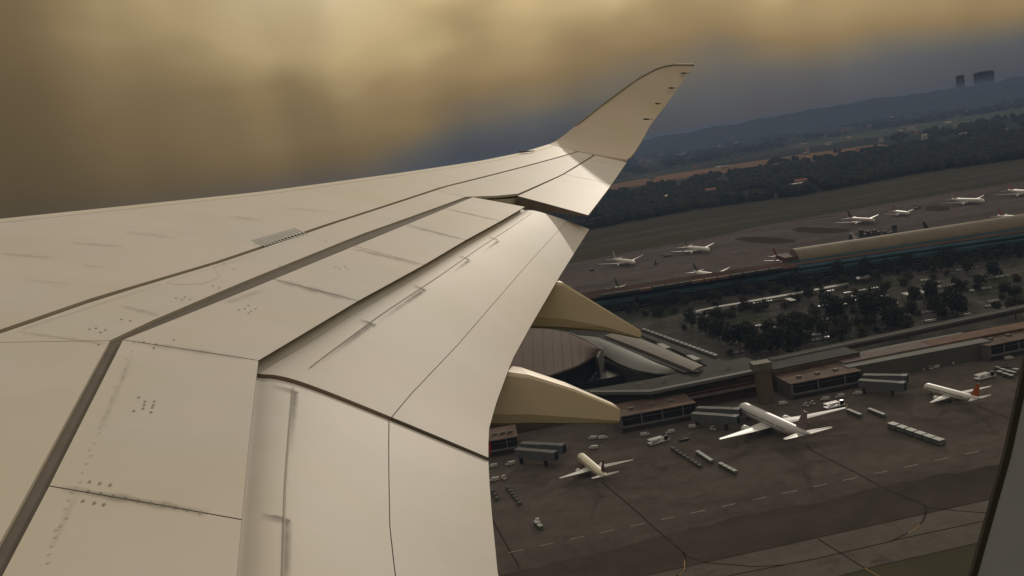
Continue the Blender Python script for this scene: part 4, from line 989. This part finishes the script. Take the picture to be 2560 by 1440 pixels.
# equipment on the far apron
for i, (q, lab) in enumerate((((1480, 676), 'dark stairs left on the far apron near the flap'), ((1669, 641), 'dark stairs below the airliner with grey fin'), ((2293, 522), 'dark belt loader beside the smallest far airliner'), ((1640, 660), 'dark loader between two far airliners'))):
    put(PB, *q, i, lab, 'belt loader', 'dark equipment on the far apron').scale = (1.8, 1.8, 1.8)
nr = 0
for i in range(14):
    px = lerp(2130, 2238, i/13); py = 606-(px-2130)*.155
    if i in (9,): continue
    p = G(px, py); t = empty('container_stack', (p.x, p.y, -.1), .1); h_ = R.choice((7, 9, 11, 12)); lab = ('first', 'second', 'third', 'fourth', 'fifth', 'sixth', 'seventh', 'eighth', 'ninth', 'tenth', 'eleventh', 'twelfth', 'thirteenth', 'last')[i - (i > 9)]+' dark container stack from the left behind the tan vault roof'
    tag(t, lab, 'container stack', 'row of dark container stacks')
    for z in range(int(h_/2.4)):
        m = MB(); m.box(-1.8+R.uniform(-.2, .2), 1.8, -2, 2, z*2.45, z*2.45+2.35); m.build('container', R.choice((DK, DK, B_BROWN, VG)), t)
# ================================================================== TREES
LEAF = [mat('leaf_dark', (.034, .038, .024), .9, .35, .4, spec=.05), mat('leaf_olive', (.045, .045, .026), .9, .35, .4, spec=.05), mat('leaf_deep', (.025, .031, .022), .9, .35, .4, spec=.05)]
BARK = mat('bark', (.05, .04, .03), .9, .2, 2)
def crown_mesh(h, r, n, mi):
    v, f = [], []; rr = random.Random(int(h*10+r*100+mi)); lobes = [(rr.uniform(-.45, .45)*r, rr.uniform(-.45, .45)*r, h*rr.uniform(.22, .84), r*rr.uniform(.34, .58)) for _ in range(12)]
    for i in range(n):
        lx, ly, lz, lr = rr.choice(lobes); d = Vector((rr.gauss(0, 1), rr.gauss(0, 1), rr.gauss(0, .8))).normalized()*lr*rr.uniform(.55, 1.08)
        c = Vector((lx, ly, lz))+d; s = rr.uniform(.35, .9)*r*.17; a = Vector((rr.gauss(0, 1), rr.gauss(0, 1), rr.gauss(0, 1))).normalized(); b = a.orthogonal().normalized(); cc = a.cross(b)
        k = len(v); v += [c+b*s, c+cc*s*.8, c-b*s, c-cc*s*.8+a*s*.4]; f.append((k, k+1, k+2, k+3))
    me = bpy.data.meshes.new('crown'); me.from_pydata([tuple(x) for x in v], [], f); me.materials.append(LEAF[mi]); return me
def tree_proto(h, r, n, mi):
    t = empty('broadleaf_tree'); c = bpy.data.objects.new('crown', crown_mesh(h, r, n, mi)); C.objects.link(c); c.parent = t
    m = MB(); m.cyl((0, 0, 0), (0, 0, h*.6), .28, 6, .12); m.cyl((0, 0, h*.35), (r*.4, 0, h*.62), .13, 5, .05); m.cyl((0, 0, h*.4), (-r*.3, r*.3, h*.66), .12, 5, .05); k = m.build('trunk', BARK, t); KIDS[t] = [c, k]; return t
TP = [tree_proto(10, 4.2, 700, 0), tree_proto(8, 4.6, 650, 1), tree_proto(14, 5.2, 900, 2), tree_proto(7, 3.2, 450, 0)]
def plant(px, py, kind, lab, grp, sc=1.0):
    pr = TP[kind]; o = pr if pr not in used else copy_tree(pr); used.add(pr); p = G(px, py); o.location = (p.x, p.y, -.1); o.rotation_euler.z = R.uniform(0, 6.28); o.scale = (sc*R.uniform(.85, 1.2), sc*R.uniform(.85, 1.2), sc*R.uniform(.8, 1.2)); tag(o, lab, 'tree', grp); return o
big = [(1880, 880, 2), (1900, 892, 2), (1850, 872, 2), (1925, 868, 2), (1870, 850, 2), (1945, 885, 2), (1800, 855, 2), (1825, 865, 2), (2165, 795, 2), (2170, 812, 2), (2215, 805, 2), (2225, 822, 2), (2240, 835, 2), (2255, 825, 2), (2090, 803, 2), (2080, 790, 2), (2020, 838, 0), (2045, 828, 0),
       (2100, 852, 0), (2115, 846, 0), (2060, 848, 0), (2290, 762, 0), (2345, 800, 0), (2395, 796, 2), (2380, 780, 2), (2405, 745, 0), (2450, 720, 0), (2485, 700, 2), (2420, 690, 0), (2330, 770, 2), (2540, 800, 0), (2270, 845, 0), (2180, 780, 0), (1790, 815, 0), (1765, 840, 0), (1730, 820, 0), (1960, 830, 0), (1985, 815, 0), (1995, 880, 2), (1975, 893, 2)]
for x, y, k in big: plant(x, y, k, 'tall dark tree '+('in the clump above the pier tower' if x < 2030 and y > 840 else 'left of the big car park clump' if x < 2030 else 'in the middle clump of the car park' if x < 2200 else 'in the clump right of the car park middle' if x < 2310 else 'near the right edge of the car park'), 'tall trees behind the near pier', R.uniform(1.05, 1.5))
cnt = 0
def zone(x, y):
    a = 'left' if x < 1800 else 'middle left' if x < 2000 else 'middle' if x < 2200 else 'middle right' if x < 2400 else 'right'
    f = (y-(790-(x-1500)*.158))
    b = 'back' if f < 35 else 'centre' if f < 80 else 'front'
    return f'{a} {b} of the car park'
while cnt < 130:
    x = R.uniform(1500, 2600); y = R.uniform(690, 900); yt = 790-(x-1500)*.158+6; yb = 905-(x-1900)*.2
    if y < yt or y > min(yb, 900) or (x < 1800 and y > 790+(x-1600)*.35): continue
    plant(x, y, R.choice((0, 1, 1, 3, 3)), f'small dark tree scattered among the cars, {zone(x, y)}', 'scattered car park trees', R.uniform(.7, 1.1)); cnt += 1
for i in range(110):
    x = lerp(1500, 2640, (i+R.random())/110); y = 783-(x-1500)*.152+R.uniform(0, 22)+(8 if x > 2100 else 0)
    plant(x, y, R.choice((0, 2, 0, 3)), 'dark tree before the teal terminal front, '+('left end by the flap' if x < 1750 else 'left of the tan vault' if x < 2000 else 'below the left half of the tan vault' if x < 2300 else 'below the right half of the tan vault'), 'trees along the far terminal', R.uniform(.8, 1.15))
# painted bay lines and lanes of the car park
rr2 = random.Random(21); sg = []
for ry in range(17):
    for x in range(1600, 2560, 17):
        y = 899-ry*11.5-(x-1850)*.165; yt = 790-(x-1500)*.158+20
        if y < yt or y > 893-(x-1900)*.2 or (x < 1830 and y > 795+(x-1600)*.36) or rr2.random() < .45: continue
        l = rr2.uniform(5, 15); sg.append([(x, y), (x+l, y-l*.165)])
lines('parking_bay_line', sg, 1.1, -.05, mat('bay_line_paint', (.125, .12, .11), .9, .3, .2, spec=0))
lines('car_park_lane', [[(1560, 812), (1700, 872), (1830, 905)], [(2020, 731), (2180, 700), (2420, 662), (2560, 642)], [(2290, 715), (2440, 752), (2640, 800)], [(1640, 800), (1900, 756), (2140, 716)]], 6, -.08, mat('lane_asphalt', (.075, .07, .062), .9, .2, .1, spec=0))
# parked cars in the car park
CARM = [mat('car_white', (.13, .13, .125), .4, .1, 1), mat('car_silver', (.085, .085, .085), .4, .1, 1), mat('car_dark', (.02, .02, .022), .4, .1, 1)]
def p_car():
    r = empty('parked_car'); m = MB(); m.tube([[(-.85, y, .25), (.85, y, .25), (.88, y, z*.8), (.7, y, z), (-.7, y, z), (-.88, y, z*.8)] for y, z in ((-2.1, .8), (-1.2, .95), (1.0, .92), (2.1, .7))])
    b = m.build('body', CARM[0], r); m = MB(); m.tube([[(-.72, -1.5, .9), (.72, -1.5, .9), (.72, 1.0, .9), (-.72, 1.0, .9)], [(-.58, -.9, 1.42), (.58, -.9, 1.42), (.58, .3, 1.42), (-.58, .3, 1.42)]]); c = m.build('cabin', CARM[0], r); KIDS[r] = [b, c]; return r
PCAR = p_car(); n = 0
rowsy = 0
while n < 250:
    ry = R.randrange(0, 17); x0 = R.uniform(1640, 2540); k = R.randrange(3, 9)
    for j in range(k):
        x = x0+j*R.choice((7, 7, 8)); y = 905-ry*11.5-(x-1850)*.165
        yt = 790-(x-1500)*.158+22
        if y < yt or y > 893-(x-1900)*.2 or x > 2550 or (x < 1830 and y > 795+(x-1600)*.36): continue
        if n >= 250: break
        o = PCAR if PCAR not in used else copy_tree(PCAR); used.add(PCAR); p = G(x, y); o.location = (p.x, p.y, -.1); o.rotation_euler.z = R.uniform(-.06, .06)
        ci = R.choice((0, 0, 1, 1, 2)); cn = ('white', 'silver', 'dark')[ci]
        bpy.context.view_layer.objects.active = None
        for ch in [q for q in bpy.data.objects[o.name].children] or []: ch.material_slots[0].link = 'OBJECT'; ch.material_slots[0].material = CARM[ci]
        o.name = 'parked_car'; tag(o, f'small {cn} car parked at the {zone(x, y)}', 'car', f'{cn} cars in the car park'); n += 1
# far tree belt and woods: too many to count
def tree_patch(name, pts_fn, count, hmin, hmax, mats, seed):
    rr = random.Random(seed); v, f, mi = [], [], []
    for i in range(count):
        q = pts_fn(rr)
        if q is None: continue
        x, y = q; h = rr.uniform(hmin, hmax); r = h*rr.uniform(.34, .52); k0 = len(v); ph = rr.random()*6; m = rr.randrange(len(mats))
        for (zz, rad, n_) in ((.12, .75, 6), (.5, 1.1, 6), (.82, .8, 6)):
            for j in range(n_):
                a = j/n_*6.283+ph+zz; q_ = rad*r*rr.uniform(.75, 1.25); v.append((x+math.cos(a)*q_, y+math.sin(a)*q_, h*zz*rr.uniform(.85, 1.15)))
        v.append((x+rr.uniform(-.2, .2)*r, y, h)); T = len(v)-1
        for L in range(2):
            for j in range(6):
                a, b = k0+L*6+j, k0+L*6+(j+1) % 6; f.append((a, b, b+6, a+6)); mi.append(m)
        for j in range(6): f.append((k0+12+j, k0+12+(j+1) % 6, T)); mi.append(m)
    o = obj(name, v, f, mats, None, False, mi); o['kind'] = 'stuff'; return o
FL = [mat('belt_dark', (.021, .027, .017), 1, .3, .1, spec=0), mat('belt_green', (.027, .032, .019), 1, .3, .1, spec=0), mat('belt_deep', (.015, .021, .014), 1, .3, .1, spec=0), mat('belt_olive', (.036, .034, .020), 1, .3, .1, spec=0)]
low = lambda x: pl([(1100, 640), (1480, 572), (1700, 530), (1840, 508), (2000, 488), (2300, 432), (2560, 395), (2800, 355)], x)
top = lambda x: pl([(1100, 560), (1560, 482), (1700, 455), (1960, 417), (2120, 388), (2300, 361), (2560, 332), (2800, 300)], x)
clear = [(1900, 480, 60, 8), (1780, 482, 26, 8), (1990, 468, 30, 7), (2110, 432, 16, 5)]
def belt(rr):
    x = rr.uniform(1350, 2700); y = lerp(low(x), top(x), rr.random()**1.25); y = min(y+rr.uniform(-2, 3), low(x))
    for cx, cy, rx, ry in clear:
        if ((x-cx)/rx)**2+((y-cy-4)/(ry+5))**2 < .8+.5*noise.noise(Vector((x*.1, y*.1, 0))): return None
    if noise.noise(Vector((x*.018, y*.06, 9))) < -.24: return None
    p = G(x, y); return p.x, p.y
tree_patch('tree_belt_woods', belt, 15000, 8, 20, FL, 3)
def far(rr):
    x = rr.uniform(1350, 2750); hz = 404-.16*(x-1280); u = rr.random(); y = lerp(hz+9, top(x)-10, u**1.4)
    hw = pl([(1540, 452), (1690, 425), (1830, 400), (1990, 368), (2190, 340), (2560, 283), (2800, 245)], x)
    if abs(y-hw) < 7 or (y > hw-14 and x > 1960 and y < hw+3) or (hw < y < hw+28 and x < 2230): return None
    if noise.noise(Vector((x*.012, y*.05, 4))) < -.12: return None
    p = G(x, y); return p.x, p.y
tree_patch('far_woods', far, 12000, 8, 24, FL, 5)
# small buildings beyond
BH = [mat('far_wall_white', (.42, .38, .33), .8, .15, .2), mat('far_wall_orange', (.30, .16, .09), .8, .15, .2), mat('far_wall_grey', (.15, .15, .14), .8, .15, .2), mat('far_roof_red', (.20, .08, .06), .8, .2, .2)]
def house(x, y, w, d, h, rz, wm, rm, lab, grp, flat=False):
    p = G(x, y); t = empty('small_building', (p.x, p.y, -.2), rz); tag(t, lab, 'building', grp)
    m = MB(); m.box(-w/2, w/2, -d/2, d/2, 0, h); m.build('wall', wm, t)
    m = MB()
    if flat: m.box(-w/2-.3, w/2+.3, -d/2-.3, d/2+.3, h+.01, h+.6)
    else: m.add([(-w/2-.5, -d/2-.5, h+.01), (w/2+.5, -d/2-.5, h+.01), (w/2+.5, d/2+.5, h+.01), (-w/2-.5, d/2+.5, h+.01), (-w/2-.5, 0, h+d*.28), (w/2+.5, 0, h+d*.28)], [(0, 1, 5, 4), (2, 3, 4, 5), (0, 4, 3), (1, 2, 5), (0, 3, 2, 1)])
    m.build('roof', rm, t)
    for i in range(3): m = MB(); u = -w/2+w*(i+.5)/3; m.box(u-w*.08, u+w*.08, -d/2-.12, -d/2+.05, h*.35, h*.7); m.build('window', VD, t)
    return t
for i, (x, y, w, h_) in enumerate(((1755, 487, 34, 8), (1775, 484, 26, 9), (1797, 481, 30, 7), (1985, 471, 42, 9), (2003, 466, 24, 12), (1502, 521, 16, 6), (1592, 508, 20, 7), (1574, 521, 12, 5), (1668, 507, 6, 14), (2104, 426, 16, 6), (2113, 438, 18, 5), (2148, 405, 14, 6))):
    house(x, y, w, 14, h_, R.uniform(-.3, .3), BH[i % 2 == 0 and 0 or 2], BH[3] if i in (1, 4, 2) else BH[0], 'low pale house in a clearing of the tree belt beyond the runway', 'houses in the tree belt', i % 3 == 0)
n = 0
spots = [(2312, 352, 16, 22), (2408, 342, 20, 12), (2467, 343, 14, 14), (2520, 338, 12, 18), (2528, 270, 46, 16), (2545, 268, 60, 5), (2124, 309, 60, 10), (2152, 303, 40, 8), (2173, 303, 50, 6), (2028, 320, 90, 18), (2256, 268, 60, 20), (2360, 252, 50, 22), (2428, 284, 40, 8), (1695, 411, 24, 6), (2152, 374, 30, 8), (2245, 345, 30, 8), (2490, 236, 60, 12), (2520, 230, 70, 10), (1844, 400, 16, 5), (2010, 362, 40, 6)]
for x, y, w, h_ in spots:
    house(x, y, w, w*.5, h_, R.uniform(-.2, .2), BH[R.choice((0, 0, 1, 2))], BH[R.choice((0, 2, 3))], 'pale building standing out among the woods behind the highway', 'buildings behind the highway', True)
while n < 90:
    x = R.uniform(1500, 2600); hz = 404-.16*(x-1280); y = hz+R.uniform(14, 105)
    if y > top(x)-12: continue
    d_ = G(x, y).length; w = R.uniform(12, 26)*max(1, d_/3500)
    house(x, y, w, w*.6, R.uniform(6, 14)*max(1, d_/5000), R.uniform(-.4, .4), BH[R.choice((0, 1, 2, 2))], BH[R.choice((0, 2, 3, 2))], 'tiny hazy building on the distant plain, '+('just behind the winglet' if x < 1800 else 'below the clear skyline' if x < 2150 else 'left of the two towers' if x < 2390 else 'under or right of the two towers'), 'distant scattered buildings', R.random() < .6); n += 1
# two towers on the skyline
SKT = mat('skyline_slate', (.032, .036, .045), .8, .1, .02)
def skytower(x0, x1, ytop, dist, lab):
    d = ray((x0+x1)/2, ytop); k = dist/math.hypot(d.x, d.y); c = d*k; h = CAM_H+c.z; w = (x1-x0)/FPX*dist*math.hypot(1, 0)
    t = empty('office_tower', (c.x, c.y, 0), -math.atan2(c.x, c.y)); tag(t, lab, 'tower block', 'towers on the skyline')
    m = MB(); m.box(-w/2, w/2, -w*.3, w*.3, 0, h); m.build('shaft', SKT, t); m = MB(); m.box(-w*.3, w*.35, -w*.2, w*.2, h+.01, h+6); m.build('roof_block', SKT, t)
    for i in range(6): m = MB(); z = h*(.3+.11*i); m.box(-w/2-.3, w/2+.3, -w*.3-.4, -w*.3+.3, z, z+h*.03); m.build('window_band', mat('skyline_window', (.02, .024, .03), .6, .1, .1), t)
skytower(2391, 2408, 190, 9950, 'slim dark tower block, left of two on the hazy skyline'); skytower(2439, 2478, 180, 9950, 'wide dark tower block, right of two on the hazy skyline')
# hills
def ridge(name, pts, dist, seed, depth=1500):
    v = []; f = []; n = 160; k = 6
    for i in range(n+1):
        x = lerp(600, 2900, i/n); y = pl(pts, x)+2.0*noise.noise(Vector((x*.03, seed, 0)))+1.2*noise.noise(Vector((x*.12, seed, 0))); d = ray(x, y); kk = dist/math.hypot(d.x, d.y); c = d*kk; h = max(6, CAM_H+c.z)
        for j in range(k):
            q = j/(k-1); s = 1+(q-.5)*depth/dist; v.append((c.x*s, c.y*s, -.25+h*math.sin(math.pi*q)**1.2*(1+.1*noise.noise(Vector((x*.02, q*4, seed))))))
    for i in range(n):
        for j in range(k-1): f.append((i*k+j, (i+1)*k+j, (i+1)*k+j+1, i*k+j+1))
    o = obj(name, v, f, M_FAR, None, True); o['kind'] = 'structure'; return o
hz = lambda x: 404-.16*(x-1280)
ridge('hills', [(600, hz(600)-2), (1500, hz(1500)-3), (1960, 285), (2080, 262), (2200, 244), (2330, 226), (2400, 216), (2470, 208), (2540, 190), (2700, 168), (2900, 150)], 9000, 1.0)
# haze
m = bpy.data.materials.new('haze'); m.use_nodes = True; m.node_tree.nodes.clear(); t = NT(m.node_tree)
pv = t.n('ShaderNodeVolumePrincipled'); pv.inputs['Color'].default_value = (.19, .27, .46, 1); pv.inputs['Density'].default_value = 1.25e-4; pv.inputs['Anisotropy'].default_value = 0
oo = t.n('ShaderNodeOutputMaterial'); t.l(pv.outputs[0], oo.inputs['Volume'])
mb = MB(); mb.box(-30500, 30500, -8500, 26500, -2, 175); hb = mb.build('haze', m); hb['kind'] = 'stuff'
